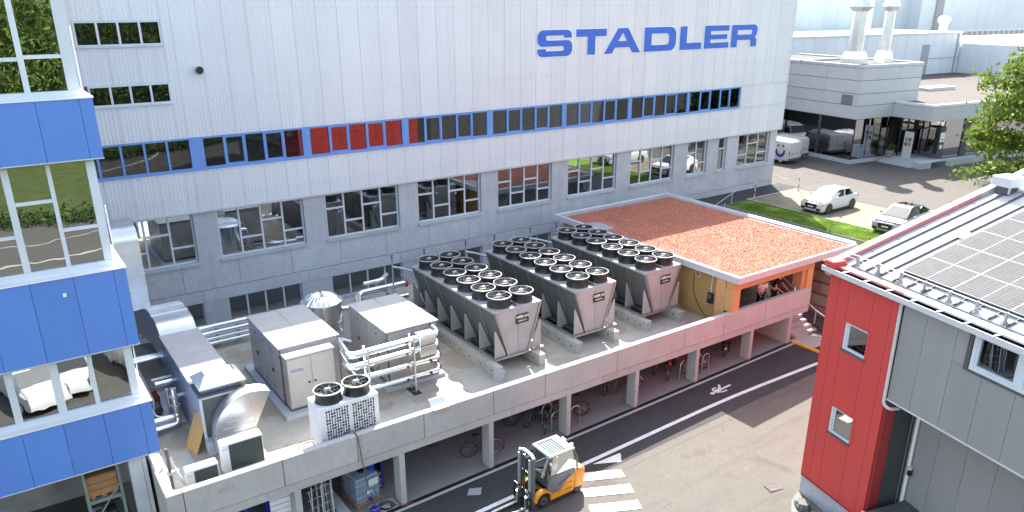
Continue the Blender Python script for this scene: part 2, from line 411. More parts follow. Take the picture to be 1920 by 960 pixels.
# ------------------------------------------------------------------ ground, roads, markings
def ground():
    xs = [-900, -300, -120, -60] + [-40 + 4 * i for i in range(19)] + [35.9, 36.0, 40, 60, 100, 200, 400, 1200]
    ys = [-1200, -400, -200, -100, -60] + [-50 + 5 * i for i in range(12)] + [20, 60, 150, 400, 1200]
    vs = []; fs = []
    for y in ys:
        for x in xs: vs.append((x, y, GZ(x) - .012 if x < 35.95 else 4.88))
    n = len(xs)
    for j in range(len(ys) - 1):
        for i in range(n - 1): fs.append((j * n + i, j * n + i + 1, (j + 1) * n + i + 1, (j + 1) * n + i))
    return MB().add(vs, fs)
struct('ground', ground(), YARD)
def sheet(x0, x1, y0, y1, dz, n=2):
    m = MB()
    for i in range(n):
        a = x0 + (x1 - x0) * i / n; b = x0 + (x1 - x0) * (i + 1) / n
        m.quad((a, y0, GZ(a) + dz), (b, y0, GZ(b) + dz), (b, y1, GZ(b) + dz), (a, y1, GZ(a) + dz))
    return m
struct('road', sheet(-30, 31, -18.5, -16.15, -.006, 8), ROAD)  # dark asphalt; colour edge follows the shade line so the sunlit strip is paler
struct('shelter_floor', sheet(-2, 30.0, -15.84, -7.0, .004, 8), FLOORM)
struct('kerb_strip', sheet(-2, 30.4, -16.16, -16.03, .012, 6), CONCW)
struct('black_strip', sheet(-2, 30.4, -16.03, -15.84, -.002, 6), BLACK)  # flat black strip between shelter floor and kerb
m = MB()
for i in range(40):
    a, b = -200 + 10 * i, -190 + 10 * i
    if b <= 36: m.quad((a, -400, GZ(a) + .03), (b, -400, GZ(b) + .03), (b, -62 + 2.5 * sin(b * .13), GZ(b) + .03), (a, -62 + 2.5 * sin(a * .13), GZ(a) + .03))
struct('meadow', m, SOIL)
m = MB()
for i in range(24):
    a0, a1 = radians(20 + 6 * i), radians(26 + 6 * i); f = lambda a, r: (2 + r * cos(a), -62 + r * .8 * sin(a), GZ(2 + r * cos(a)) + .012)
    m.quad(f(a0, 15), f(a1, 15), f(a1, 15.5), f(a0, 15.5)); m.quad(f(a0, 9), f(a1, 9), f(a1, 9.25), f(a0, 9.25))
struct('kerb_curve', m, CONCW)
m = MB()
for i in range(51):
    x = -20 + i; j0 = .03 * mnoise.noise(Vector((x * .9, 0, 0))); j1 = .03 * mnoise.noise(Vector((x * .9 + .9, 0, 0)))
    m.add([(x, -18.875 + j0, GZ(x) - .007), (x + 1, -18.875 + j1, GZ(x + 1) - .007), (x + 1, -18.86 + j1, GZ(x + 1) - .007), (x, -18.86 + j0, GZ(x) - .007)], [(0, 1, 2, 3)])
struct('asphalt_joint', m, M_plain('bitumen joint', (.05, .045, .04), .8))
def mark(name, pts, label, cat='road marking', dz=.006, group=None, mat=None):
    m = MB().add([(x, y, GZ(x) + dz) for x, y in pts], [tuple(range(len(pts)))])
    return tag(part(name, m, mat or PAINT), label, cat, group)
line = [(-12, -17.78), (0, -17.78), (11.2, -17.75), (15.6, -17.73), (22.2, -17.70), (24, -17.73), (25.6, -17.80), (28.9, -18.0), (31, -18.2)]
m = MB()
for (a, b), (c, d) in zip(line, line[1:]):
    m.add([(a, b - .09, GZ(a) + .006), (c, d - .09, GZ(c) + .006), (c, d + .09, GZ(c) + .006), (a, b + .09, GZ(a) + .006)], [(0, 1, 2, 3)])
tag(part('lane_line', m, PAINT), 'long white line painted along the walkway beside the bike shelter', 'road marking')
zg = 'zebra crossing bars'
mark('zebra_bar', [(15.35, -18.10), (16.62, -18.80), (16.45, -19.22), (14.95, -18.46)], 'zebra bar half in shade, uppermost of the full white bars', group=zg)
mark('zebra_bar', [(16.02, -17.93), (17.25, -17.98), (17.30, -18.04), (16.95, -18.44)], 'clipped triangular zebra bar in full shade next to the long line', group=zg)
mark('zebra_bar', [(14.72, -18.82), (16.28, -19.62), (16.08, -20.07), (14.55, -19.27)], 'sunlit zebra bar, second of the full bars below the shade edge', group=zg)
mark('zebra_bar', [(14.35, -19.66), (15.88, -20.45), (15.68, -20.88), (14.15, -20.08)], 'sunlit zebra bar at the lower edge of the photo', group=zg)
mark('zebra_bar', [(11.35, -16.75), (11.75, -17.0), (12.0, -16.65), (11.6, -16.45)], 'short worn grey painted patch left of the forklift mast', group=zg, mat=MGREY)
# pedestrian pictogram: head, trunk, arms, legs painted on the walkway
pm = MB()
def strokes(pts, w):
    for (a, b), (c, d) in zip(pts, pts[1:]):
        L = sqrt((c - a) ** 2 + (d - b) ** 2); nx, ny = -(d - b) / L * w, (c - a) / L * w
        pm.add([(x, y, GZ(x) + .008) for x, y in ((a - nx, b - ny), (c - nx, d - ny), (c + nx, d + ny), (a + nx, b + ny))], [(0, 1, 2, 3)])
cx, cy = 23.45, -17.02
pm.add([(cx + .13 * cos(i * pi / 6), cy + .09 * sin(i * pi / 6), GZ(cx) + .008) for i in range(12)], [tuple(range(12))])
strokes([(23.6, -16.98), (23.98, -16.98)], .10); strokes([(23.95, -16.96), (24.20, -16.72)], .055); strokes([(24.20, -16.72), (24.22, -16.66)], .05)
strokes([(23.95, -17.0), (24.62, -16.98)], .05); strokes([(23.62, -17.06), (23.9, -17.2), (24.15, -17.2)], .04); strokes([(23.62, -16.9), (23.75, -16.75), (23.95, -16.78)], .04)
tag(part('pedestrian_symbol', pm, PAINT), 'white walking person symbol painted on the dark walkway', 'road marking')
tag(part('kerb_beam', MB().bbox(30.2, 30.36, -17.4, -15.95, GZ(30) - .03, GZ(30) + .10, .02), YELLOW), 'yellow painted beam lying across the end of the walkway', 'barrier')
# gully grate beside the red building
t = thing('drain_grate', 'rusty slotted drain grate in the yard beside the red building plinth', 'drain', (20.1, -22.75, GZ(20.1)), -.25)
part('frame', MB().box(-.26, .26, -.19, .19, -.03, .005), M_plain('rusty iron', (.06, .035, .028), .8), t)
for i in range(6):
    for j in range(2): part('slot', MB().box(-.22 + i * .08, -.18 + i * .08, -.15 + j * .16, -.02 + j * .16, .0, .014), BLACK, t)

# ------------------------------------------------------------------ factory hall
hall = thing('factory_hall', 'long factory hall with pale ribbed cladding over a concrete base and a blue window ribbon', 'factory')
def panel_mesh(w, h, name='cladding_panel'):
    m = MB(); k = max(1, round(w / .15)); p = w / k; vs = []
    prof = []
    for i in range(k):
        a = i * p; prof += [(a, 0), (a + p * .42, 0), (a + p * .5, -.007), (a + p * .92, -.007)]
    prof.append((w, 0))
    n = len(prof)
    vs = [(x, y, 0) for x, y in prof] + [(x, y, h) for x, y in prof]
    m.add(vs, [(i, i + 1, n + i + 1, n + i) for i in range(n - 1)])
    m.quad((0, 0, h), (w, 0, h), (w, .05, h), (0, .05, h)); return m
_pc = {}
def clad(x, w, z0, z1, parent=hall, y=0.0, mat=CLAD):
    k = (round(w, 3), round(z1 - z0, 3), mat.name)
    if k not in _pc: _pc[k] = panel_mesh(w - .010, z1 - z0 - .012).mesh('cladding_panel', mat)
    return part('cladding_panel', _pc[k], mat, parent, loc=(x + .005, y, z0 + .006))
PX = [1.2 + 1.05 * i for i in range(47)]; PX = [x for x in PX if x < 49.2]
edges = PX[:-1] + [PX[-1]]
part('wall_core', MB().box(-8, 49.2, .05, .10, 12.44, 18.3), DGREY, hall)
part('wall_core', MB().box(-8, 49.2, .05, .10, 9.1, 10.98), DGREY, hall)
wins = ((3.84, 7.08, 16.37, 17.35), (3.95, 7.10, 14.0, 14.85))
def in_win(x0, x1): return x0 < 7.1 and x1 > 3.8
xs = [1.2, 2.3, 3.0, 3.84] + [3.84 + 1.085 * i for i in (1, 2, 3)]
xs = sorted(set(round(v, 3) for v in xs)); x = 7.5
xs.append(7.5)
while x < 48.4: x += 1.055; xs.append(round(x, 3))
xs[-1] = 49.25
for a, b in zip(xs, xs[1:]):
    if b - a < .05: continue
    if a >= 3.83 and b <= 7.12:
        clad(a, b - a, 12.44, 14.0); clad(a, b - a, 14.85, 16.37); clad(a, b - a, 17.35, 18.3)
    else:
        clad(a, b - a, 12.44, 18.3)
    clad(a, b - a, 9.1, 10.98)
for z in (12.44, 44.22):
    pass
clad(44.24, 1.2, 10.98, 12.44, y=.004); clad(45.44, 1.2, 10.98, 12.44, y=.004); clad(46.64, 1.3, 10.98, 12.44, y=.004); clad(47.94, 1.31, 10.98, 12.44, y=.004)
part('wall_core', MB().box(44.3, 49.2, .05, .10, 10.98, 12.44), DGREY, hall)
part('corner_trim', MB().box(49.2, 49.29, -.035, .5, 9.08, 18.32), CLAD, hall)
part('drip_edge', MB().box(1.2, 49.29, -.04, .12, 9.05, 9.095), LGREY, hall)
part('roof_edge', MB().box(-8, 49.3, -.06, .5, 18.3, 18.42), LGREY, hall)
part('roof', MB().box(-8, 49.2, .5, 30, 18.1, 18.25), LGREY, hall)
part('end_wall', MB().box(49.0, 49.2, .5, 30, 9.1, 18.1), DGREY, hall); part('end_wall', MB().box(48.75, 49.0, .5, 30, 1.5, 9.1), DGREY, hall); part('end_wall', MB().box(48.76, 49.02, .47, .9, 1.5, 9.09), CONC, hall)
m = MB()
for z, dx in ((17.8, .37), (14.03, .37), (12.56, .35), (10.86, .35), (9.72, .36)):
    x = 2.8
    while x < 49:
        if not (in_win(x, x) and 13.9 < z < 14.9): m.cyl((x, .0, z), (x, -.03, z), .014, 6)
        x += dx
part('cladding_screw', m, DSTEEL, hall, kind='stuff')
vp_ = thing('wall_vent', 'short round dark vent pipe sticking out of the pale cladding', 'vent', (8.33, 0, 15.32))
part('pipe', MB().cyl((0, .05, 0), (0, -.30, -.03), .17, 16, cap=False), LGREY, vp_, 40); part('grille', MB().cyl((0, -.24, -.03), (0, -.26, -.03), .165, 16), BLACK, vp_)

def window(parent, x0, x1, z0, z1, y, cols, bars, fm=WHITEF, gm=GLASS, fw=.085, mw=.085, dep=.09, name='window'):
    """cols: x fractions of the mullions; bars: for each column a z fraction of its transom (or None)"""
    fr = MB()
    fr.box(x0, x1, y, y + dep, z0, z0 + fw).box(x0, x1, y, y + dep, z1 - fw, z1).box(x0, x0 + fw, y + .002, y + dep - .002, z0 + fw, z1 - fw).box(x1 - fw, x1, y + .002, y + dep - .002, z0 + fw, z1 - fw)
    w = part(name, fr, fm, parent)
    cs = [x0 + fw] + [x0 + (x1 - x0) * c for c in cols] + [x1 - fw]
    for c in cs[1:-1]: part('mullion', MB().box(c - mw / 2, c + mw / 2, y - .01, y + dep - .01, z0 + fw, z1 - fw), fm, w)
    for i in range(len(cs) - 1):
        a = cs[i] + (mw / 2 if i else 0); b = cs[i + 1] - (mw / 2 if i < len(cs) - 2 else 0); bz = bars[i] if bars else None
        zs = [z0 + fw, z1 - fw]
        if bz is not None:
            zt = z0 + (z1 - z0) * bz; part('transom', MB().box(a, b, y, y + dep - .02, zt - mw / 2, zt + mw / 2), fm, w)
            for q0, q1 in ((z0 + fw, zt - mw / 2), (zt + mw / 2, z1 - fw)): part('pane', MB().box(a, b, y + .05, y + .056, q0, q1), gm, w)
        else: part('pane', MB().box(a, b, y + .05, y + .056, zs[0], zs[1]), gm, w)
    return w
Q = (.25, .5, .75); BQ = (.66, .34, .64, .34)
WX = [(3.0, 7.2, Q, BQ), (8.24, 12.4, Q, BQ), (13.54, 17.61, Q, BQ), (18.76, 22.78, Q, BQ), (23.94, 27.84, Q, BQ), (29.09, 33.03, Q, BQ), (34.26, 38.2, Q, BQ), (39.5, 41.45, (.5,), (.66, .34)), (42.6, 43.45, (), (.66,)), (44.7, 48.2, (.33, .66), (.36, .68, .36))]
YC = .12
e = 1.2
for i, (a, b, c, bars) in enumerate(WX):
    part('pier', MB().box(e, a, YC, YC + .35, 6.604, 9.09), CONC, hall)
    window(hall, a, b, 6.69, 9.03, YC + .16, c, bars)
    part('sill', MB().box(a - .06, b + .06, YC - .10, YC + .17, 6.58, 6.70), CONC, hall)
    e = b
part('pier', MB().box(e, 49.0, YC, YC + .35, 6.604, 9.09), CONC, hall)
x = 1.2; steps = []
while x < 48.9:
    w = min(2.585, 49.0 - x); part('concrete_panel', MB().box(x + .008, x + w - .008, YC, YC + .3, 5.30, 6.60), CONC, hall); x += 2.585
x = 2.0
while x < 48.9:
    w = min(5.17, 49.0 - x); part('concrete_beam', MB().box(x + .008, x + w - .008, YC - .03, YC + .3, 4.70, 5.27), CONC, hall); x += 5.17
LW = [(3.2, 7.1), (8.26, 11.9), (13.55, 17.6), (18.76, 22.8), (23.9, 27.8)]; e = 1.2
for a, b in LW:
    part('pier', MB().box(e, a, YC, YC + .35, 2.6, 4.7), CONC, hall); window(hall, a, b, 3.45, 4.7, YC + .14, Q, None, fw=.05)
    part('concrete_panel', MB().box(a, b, YC, YC + .35, 2.6, 3.45), CONC, hall); e = b
part('pier', MB().box(e, 49.0, YC, YC + .35, 2.0, 4.7), CONC, hall)
# two small white strip windows high on the left
for (a, b, z0, z1) in wins:
    window(hall, a, b, z0, z1, -.035, (.26, .5, .75), None, gm=GLASSR, fw=.075, mw=.085, dep=.12)
    part('window_sill', MB().box(a - .05, b + .05, -.09, -.01, z0 - .045, z0 - .004), WHITEF, hall)
# blue ribbon window
RB, RT = 10.98, 12.44
part('ribbon_sill', MB().box(2.0, 44.24, -.06, .14, RB, RB + .13), BLUEF, hall)
part('ribbon_head', MB().box(2.0, 44.24, -.045, .10, RT - .07, RT), BLUEF, hall)
pil = [(2.6, 2.9), (7.5, 8.1), (12.64, 13.04), (17.94, 18.32), (23.15, 23.54), (28.41, 28.73), (33.63, 33.95), (38.89, 39.15), (44.1, 44.24)]
for a, b in pil: part('ribbon_pillar', MB().box(a, b, -.035, .10, RB + .13, RT - .07), BLUEF, hall)
for (a, b), (c, d) in zip(pil, pil[1:]):
    n = 5; w = (c - b) / n
    for i in range(n):
        xx = b + w * i
        if i: part('ribbon_mullion', MB().box(xx - .045, xx + .045, -.03, .09, RB + .13, RT - .07), BLUEF, hall)
        if b > 6 and i in (1, 3): # opening sashes carry a heavier frame
            m = MB(); q0, q1, z0, z1 = xx + .045, xx + w - .045, RB + .13, RT - .07
            m.box(q0, q1, -.015, .05, z0, z0 + .06).box(q0, q1, -.015, .05, z1 - .06, z1).box(q0, q0 + .05, -.014, .05, z0 + .06, z1 - .06).box(q1 - .05, q1, -.014, .05, z0 + .06, z1 - .06)
            part('sash', m, BLUEF, hall)
        part('ribbon_pane', MB().box(xx + .04, xx + w - .04, .03, .036, RB + .13, RT - .07), GLASSR, hall)
# inside: floors, back walls, columns, cross brace
for z in (1.9, 5.25, 9.75, 13.6): part('floor_slab', MB().box(1.3, 48.6, .5, 14, z - .2, z), INTF, hall)
part('interior_wall', MB().box(1.3, 48.6, 13.8, 14, 1.9, 18.1), INT, hall); part('interior_wall', MB().box(1.1, 1.3, .5, 14, 1.9, 18.1), INT, hall)
for i, x in enumerate([2.75, 7.8, 12.84, 18.1, 23.3, 28.55, 33.8, 39.0, 44.2]): part('interior_column', MB().box(x - .15, x + .15, .7, 1.0, 5.25, 18), BLUEF, hall)
for p0, p1 in (((4.3, .45, 12.3), (7.3, .45, 11.0)), ((4.6, .47, 11.0), (6.4, .47, 12.4))): part('cross_brace', MB().tube([p0, p1], .06, 4), BLUEF, hall)
rng = random.Random(3)
IM = [M_plain('workshop brown', (.20, .10, .045), .6), M_plain('workshop white', (.62, .62, .6), .4), M_plain('workshop black', (.03, .03, .03), .5), M_plain('workshop green', (.10, .17, .10), .5), M_plain('workshop blue', (.05, .08, .35), .5), M_plain('workshop steel', (.35, .36, .37), .4)]
k = 0
ORD = ['first', 'second', 'third', 'fourth', 'fifth', 'sixth', 'seventh', 'eighth', 'ninth', 'tenth']
def where(x, z):
    if z < 6:
        i = min(range(10), key=lambda q: abs((WX[q][0] + WX[q][1]) / 2 - x)); return 'behind the %s tall hall window from the left' % ORD[i]
    i = min(range(8), key=lambda q: abs((pil[q][1] + pil[q + 1][0]) / 2 - x)); return 'behind the %s bay of the blue window ribbon' % ORD[i]
for fl, z in ((5.25, 5.25), (9.75, 9.75)):
    for i in range(26 if z < 6 else 30):
        x = 3.2 + (45 / (26 if z < 6 else 30)) * i + rng.uniform(-.4, .4); y = rng.choice((1.3, 2.2, 4.0, 6.0)) + rng.uniform(-.2, .2); kind = rng.random()
        if kind < .5:
            t = thing('workbench', 'workbench ' + where(x, z), 'workbench', (x, y, z), rng.uniform(-.1, .1), 'workbenches inside the hall')
            part('bench_top', MB().box(-.8, .8, -.4, .4, .85, .91), IM[rng.choice((0, 0, 1, 5))], t)
            for sx in (-.72, .72):
                for sy in (-.34, .34): part('leg', MB().box(sx - .03, sx + .03, sy - .03, sy + .03, 0, .85), IM[5], t)
            part('tool_box', MB().box(-.6, -.6 + rng.uniform(.3, .7), -.2, .15, .91, 1.05 + rng.uniform(0, .35)), IM[rng.randrange(6)], t)
            part('carton', MB().box(.1, .1 + rng.uniform(.2, .5), -.25, .2, .91, 1.0 + rng.uniform(0, .4)), IM[rng.randrange(6)], t)
        elif kind < .8:
            t = thing('shelf_rack', 'shelf rack with boxes ' + where(x, z), 'rack', (x, y + 1, z), rng.uniform(-.1, .1), 'shelf racks inside the hall')
            for sx in (-.9, .9):
                for sy in (-.25, .25): part('upright', MB().box(sx - .03, sx + .03, sy - .03, sy + .03, 0, 2.1), IM[4], t)
            for zz in (.2, .8, 1.4, 2.0):
                part('shelf', MB().box(-.9, .9, -.28, .28, zz, zz + .04), IM[5], t)
                for q in range(3): part('box', MB().box(-.8 + .58 * q, -.8 + .58 * q + rng.uniform(.25, .5), -.22, .2, zz + .04, zz + .04 + rng.uniform(.15, .45)), IM[rng.randrange(6)], t)
        else:
            t = thing('machine', 'workshop machine ' + where(x, z), 'machine', (x, y + .8, z), 0, 'machines inside the hall')
            part('body', MB().bbox(-.7, .7, -.5, .5, 0, 1.3, .06), IM[rng.choice((3, 1, 5))], t); part('head', MB().bbox(-.4, .3, -.4, .4, 1.3, 1.8, .05), IM[rng.choice((2, 3, 5))], t); part('control_panel', MB().box(.72, .8, -.3, .1, 1.0, 1.6), IM[2], t)
# painted lettering: polygons in letter space, height 1.43
def rr(x0, x1, z0, z1, r, corners='abcd', n=5):
    """rounded rectangle, corners a=bl b=br c=tr d=tl"""
    P = []
    for ch, cx, cz, a0 in (('a', x0, z0, pi), ('b', x1, z0, 1.5 * pi), ('c', x1, z1, 0), ('d', x0, z1, .5 * pi)):
        if ch in corners:
            ox = cx + (r if cx == x0 else -r); oz = cz + (r if cz == z0 else -r)
            P += [(ox + r * cos(a0 + pi / 2 * i / n), oz + r * sin(a0 + pi / 2 * i / n)) for i in range(n + 1)]
        else: P.append((cx, cz))
    return P
H = 1.43; b_ = .42
def arc(cx, cz, r, a0, a1, n=6): return [(cx + r * cos(radians(a0 + (a1 - a0) * i / n)), cz + r * sin(radians(a0 + (a1 - a0) * i / n))) for i in range(n + 1)]
def letS(w):
    u = .62; a, b, c, d = .30, .55, .87, 1.13; r = .10
    P = [(0, .43)] + arc(.34, .34, .34, 180, 270) + arc(w - .40, .40, .40, 270, 360) + arc(w - .36, c - .36, .36, 0, 90)
    P += arc(u + r, c + r, r, 270, 180, 3) + arc(u + r, d - r, r, 180, 90, 3) + [(w - u, d), (w - u, 1.0), (w - .05, 1.0)]
    P += arc(w - .05 - .34, H - .34, .34, 0, 90) + arc(.40, H - .40, .40, 90, 180) + arc(.36, b + .36, .36, 180, 270)
    P += arc(w - u - r, b - r, r, 90, 0, 3) + arc(w - u - r, a + r, r, 0, -90, 3) + [(u - .02, a), (u - .02, .43)]
    return [P]
def letters():
    yield 26.55, 2.5, letS(2.5)
    yield 29.32, 2.32, [[(.86, 0), (1.46, 0), (1.46, H - .42), (2.32, H - .42), (2.32, H), (0, H), (0, H - .42), (.86, H - .42)]]
    yield 31.48, 2.92, [[(0, 0), (.62, 0), (.84, .33), (2.02, .33), (2.26, 0), (2.92, 0), (1.86, H), (1.06, H)], [(1.09, .70), (1.77, .70), (1.45, 1.17)]]
    yield 34.70, 2.75, [rr(0, 2.75, 0, H, .5, 'bc'), list(reversed(rr(.62, 2.13, .38, H - .38, .22, 'bc')))]
    yield 37.80, 2.0, [[(0, 0), (2.0, 0), (2.0, .42), (.62, .42), (.62, H), (0, H)]]
    yield 40.05, 2.4, [[(0, 0), (2.38, 0), (2.38, .36), (.60, .36), (.60, .56), (2.2, .56), (2.2, .87), (.60, .87), (.60, H - .35), (2.34, H - .35), (2.34, H), (0, H)]]
    R = [(0, 0), (.62, 0), (.62, .45), (1.85, .45)] + arc(1.85, .30, .15, 90, 0, 3) + [(2.0, 0), (2.62, 0), (2.62, .42), (2.50, .58), (2.40, .63), (2.56, .74)] + arc(2.24, H - .40, .40, 0, 90) + [(0, H)]
    yield 42.66, 2.65, [R, list(reversed(rr(.62, 2.08, .80, H - .34, .14, 'bc')))]
sg = thing('wall_sign', 'large blue company name STADLER painted on the pale cladding', 'sign', (0, 0, 15.09))
def grow(P, d):
    n = len(P); A = sum(P[i][0] * P[(i + 1) % n][1] - P[(i + 1) % n][0] * P[i][1] for i in range(n)); sgn = 1 if A > 0 else -1; out = []
    for i in range(n):
        a, b, c = Vector(P[i - 1]), Vector(P[i]), Vector(P[(i + 1) % n]); d1 = (b - a); d2 = (c - b)
        if d1.length < 1e-6 or d2.length < 1e-6: out.append(tuple(b)); continue
        n1 = Vector((d1.y, -d1.x)).normalized() * sgn; n2 = Vector((d2.y, -d2.x)).normalized() * sgn; nn = n1 + n2
        nn = nn / max(.35, nn.dot(n1)) if nn.length > .2 else n1
        out.append(tuple(b + nn * d))
    return out
for x, w, sp in letters():
    part('letter', xz(shapes2d(sp, .004), x, -.036, 0), SIGNB, sg)
    part('letter_outline', xz(shapes2d([grow(sp[0], .05)] + [grow(q, -.05) if len(q) > 3 or True else q for q in sp[1:]], .003), x, -.028, 0), WHITE, sg)
# ------------------------------------------------------------------ bike shelter with roof deck and parapet
sh = thing('bike_shelter', 'long concrete bike shelter carrying a roof deck behind a concrete parapet', 'shelter')
DK = 4.26
part('deck_slab', MB().box(2.41, 31.31, -15.55, -2.2, 3.95, DK), CONCF, sh)
x0 = 2.17
bx = [2.17, 4.9, 9.0, 11.9, 14.9, 18.2, 21.2, 24.4, 27.6, 31.31]
for a, b in zip(bx, bx[1:]): part('edge_beam', MB().box(a + .004, b - .004, -15.87, -15.55, 3.93, 4.225), CONCW, sh)
jx = [2.17, 2.62, 5.46, 7.86, 10.26, 13.05, 15.34, 18.9, 22.69, 25.15, 27.94, 31.31]
for a, b in zip(jx, jx[1:]): part('parapet_panel', MB().bbox(a + .01, b - .01, -15.9, -15.66, 4.255, 5.18, .012), CONCW, sh)
part('joint_gap', MB().box(2.2, 31.28, -15.8, -15.6, 4.0, 5.14), DGREY, sh)
for a, b in ((-15.65, -11.5), (-11.48, -7.5), (-7.48, -2.2)): part('parapet_panel', MB().bbox(2.17, 2.42, a, b, 4.255, 5.18, .012), CONCW, sh)
part('edge_beam', MB().box(2.172, 2.40, -15.54, -2.2, 1.7, 4.24), CONCW, sh)
tx = text2d('2023', .30, .012, .004); xz(tx, 3.75, -15.9, 4.82); part('cast_number', tx, CONCW, sh)
for i in range(7):
    x = 5.92 + 3.57 * i + (0 if i else 0)
    part('column', MB().bbox(x - .2, x, -15.86, -15.36, GZ(x) - .1, 3.95, .012), CONCW, sh)
part('column', MB().box(2.17, 2.37, -15.865, -15.55, 1.6, 3.92), CONCW, sh)
part('back_wall', MB().box(2.4, 30.2, -8.9, -8.6, 1.5, 3.95), CONC, sh)
part('end_wall', MB().bbox(29.9, 30.2, -15.86, -8.6, 2.3, 3.94, .012), CONCW, sh)
part('light_well_wall', MB().box(2.4, 31.3, -2.5, -2.2, 2.0, 3.95), CONC, sh)
struct('light_well_floor', MB().quad((1, -2.2, 2.9), (36, -2.2, 2.9), (36, .12, 2.9), (1, .12, 2.9)), CONCF)
# damp stains on the deck lie in its material; a cable tray bracket hooks over the parapet
br = thing('parapet_bracket', 'small bent sheet metal bracket hooked over the parapet in front of the silver pipes', 'bracket', (10.95, -15.8, 5.18))
part('plate', MB().box(-.28, .28, -.13, .17, .005, .02), GALV, br); part('lip', MB().box(-.28, .28, -.13, -.115, -.12, .005), GALV, br); part('flap', MB().prism([(.15, .02), (.165, .02), (.30, .22), (.285, .22)], -.28, .28, 'yz'), GALV, br)
hs = thing('drain_hose', 'thin brown hose hanging over the parapet down to the ground', 'hose')
part('hose', MB().tube([(7.75, -15.1, 5.0), (7.86, -15.62, 5.22), (7.88, -15.93, 5.2), (7.95, -15.97, 4.2), (8.05, -16.0, 3.3), (8.3, -16.15, 2.3), (8.5, -16.3, GZ(8.5) + .04)], .016, 6, .25), M_plain('brown hose', (.13, .075, .05), .6), hs, 60)

# ------------------------------------------------------------------ pavilion
pv = thing('pavilion', 'timber garden pavilion with flat gravel roof and open front on the deck', 'pavilion')
RX0, RX1, RY0, RY1, RZ = 25.60, 34.24, -16.10, -3.04, 6.86
part('roof_slab', MB().box(RX0 + .05, RX1 - .05, RY0 + .05, RY1 - .05, 6.60, 6.76), LGREY, pv)
for n, b in (('fascia', (RX0, 30.1, RY0, RY0 + .12, 6.55, RZ)), ('fascia', (30.11, RX1, RY0, RY0 + .12, 6.55, RZ)), ('fascia', (RX0, RX0 + .12, RY0 + .122, -9.5, 6.55, RZ - .002)), ('fascia', (RX0, RX0 + .12, -9.49, RY1, 6.55, RZ - .002)), ('fascia', (RX1 - .12, RX1, RY0 + .122, RY1, 6.55, RZ - .002)), ('fascia', (RX0 + .122, RX1 - .122, RY1 - .12, RY1, 6.55, RZ - .004))):
    part(n, MB().box(*b), LGREY, pv)
part('soffit', MB().box(RX0 + .06, RX1 - .06, RY0 + .06, RY1 - .06, 6.545, 6.598), TIMBER, pv)
part('gutter_pipe', MB().tube([(RX1 + .03, RY0 + .1, RZ + .02), (RX1 + .03, RY1, RZ + .02)], .06, 10), LGREY, pv, 40)
part('pebble_border', MB().box(RX0 + .125, RX1 - .125, RY0 + .125, RY1 - .125, 6.76, 6.775), PEB, pv, kind='stuff')
rg = random.Random(5)
def gravel(n, f, size, z):
    m = MB()
    for _ in range(n):
        p = f()
        if p is None: continue
        s = size * rg.uniform(.6, 1.4); a = rg.uniform(0, 6.28); h = s * rg.uniform(.5, 1.0)
        c = [(p[0] + s * cos(a + k * 2.1 + rg.uniform(-.4, .4)), p[1] + s * sin(a + k * 2.1 + rg.uniform(-.4, .4)), z - .004) for k in range(3)]
        c.append((p[0] + rg.uniform(-.3, .3) * s, p[1] + rg.uniform(-.3, .3) * s, z + h))
        o = len(m.v); m.v += c; m.f += [(o, o + 1, o + 3), (o + 1, o + 2, o + 3), (o + 2, o, o + 3)]
    return m
def red_edge(y):  return .42 + .08 * sin(y * 1.3)
def redpt():
    x = rg.uniform(RX0 + .3, RX1 - .3); y = rg.uniform(RY0 + .25, RY1 - .3)
    w = .30 + .07 * mnoise.noise(Vector((x * 1.3, y * 1.3, 0)))
    lx = x - RX0; 
    if lx < w + .12 or RX1 - x < w or y - RY0 < w - .05 or RY1 - y < w + .35: return None
    if (x - 26.3) ** 2 + (y + 6.1) ** 2 < .75: return None
    if mnoise.noise(Vector((x * .9, y * .9, 4))) > .32 and rg.random() < .25: return None
    return x, y
def M_stoner():
    n = NB('crushed red brick'); a = n.noise(.5, 4, .6); b = n.noise(15, 3, .6)
    c = n.mix(.55, n.ramp(a, .35, .65, (.27, .095, .06), (.42, .175, .115)), n.ramp(b, .3, .7, (.26, .10, .07), (.46, .185, .12))); return n.set(c, .95, 0, .15)
STONER = M_stoner()
m = MB(); xs = [RX0 + .42 + i * .4 for i in range(20)]
rp = []
for i in range(40):
    y = RY0 + .30 + (RY1 - .65 - RY0 - .30) * i / 39; rp.append((RX0 + .42 + .06 * mnoise.noise(Vector((0, y, 3))) + (.75 if abs(y + 6.1) < .75 else 0), y))
for i in range(20): rp.append((RX0 + .45 + (RX1 - RX0 - .8) * i / 19, RY1 - .65 + .06 * mnoise.noise(Vector((i * .7, 2, 3)))))
for i in range(40): rp.append((RX1 - .32 + .04 * mnoise.noise(Vector((5, i * .7, 3))), RY1 - .65 - (RY1 - .65 - RY0 - .30) * i / 39))
part('brick_gravel_bed', MB().prism(list(reversed(rp)), 6.776, 6.792, 'xy'), GRAVR, pv, kind='stuff')
part('brick_gravel', gravel(34000, redpt, .025, 6.792), STONER, pv, kind='stuff')
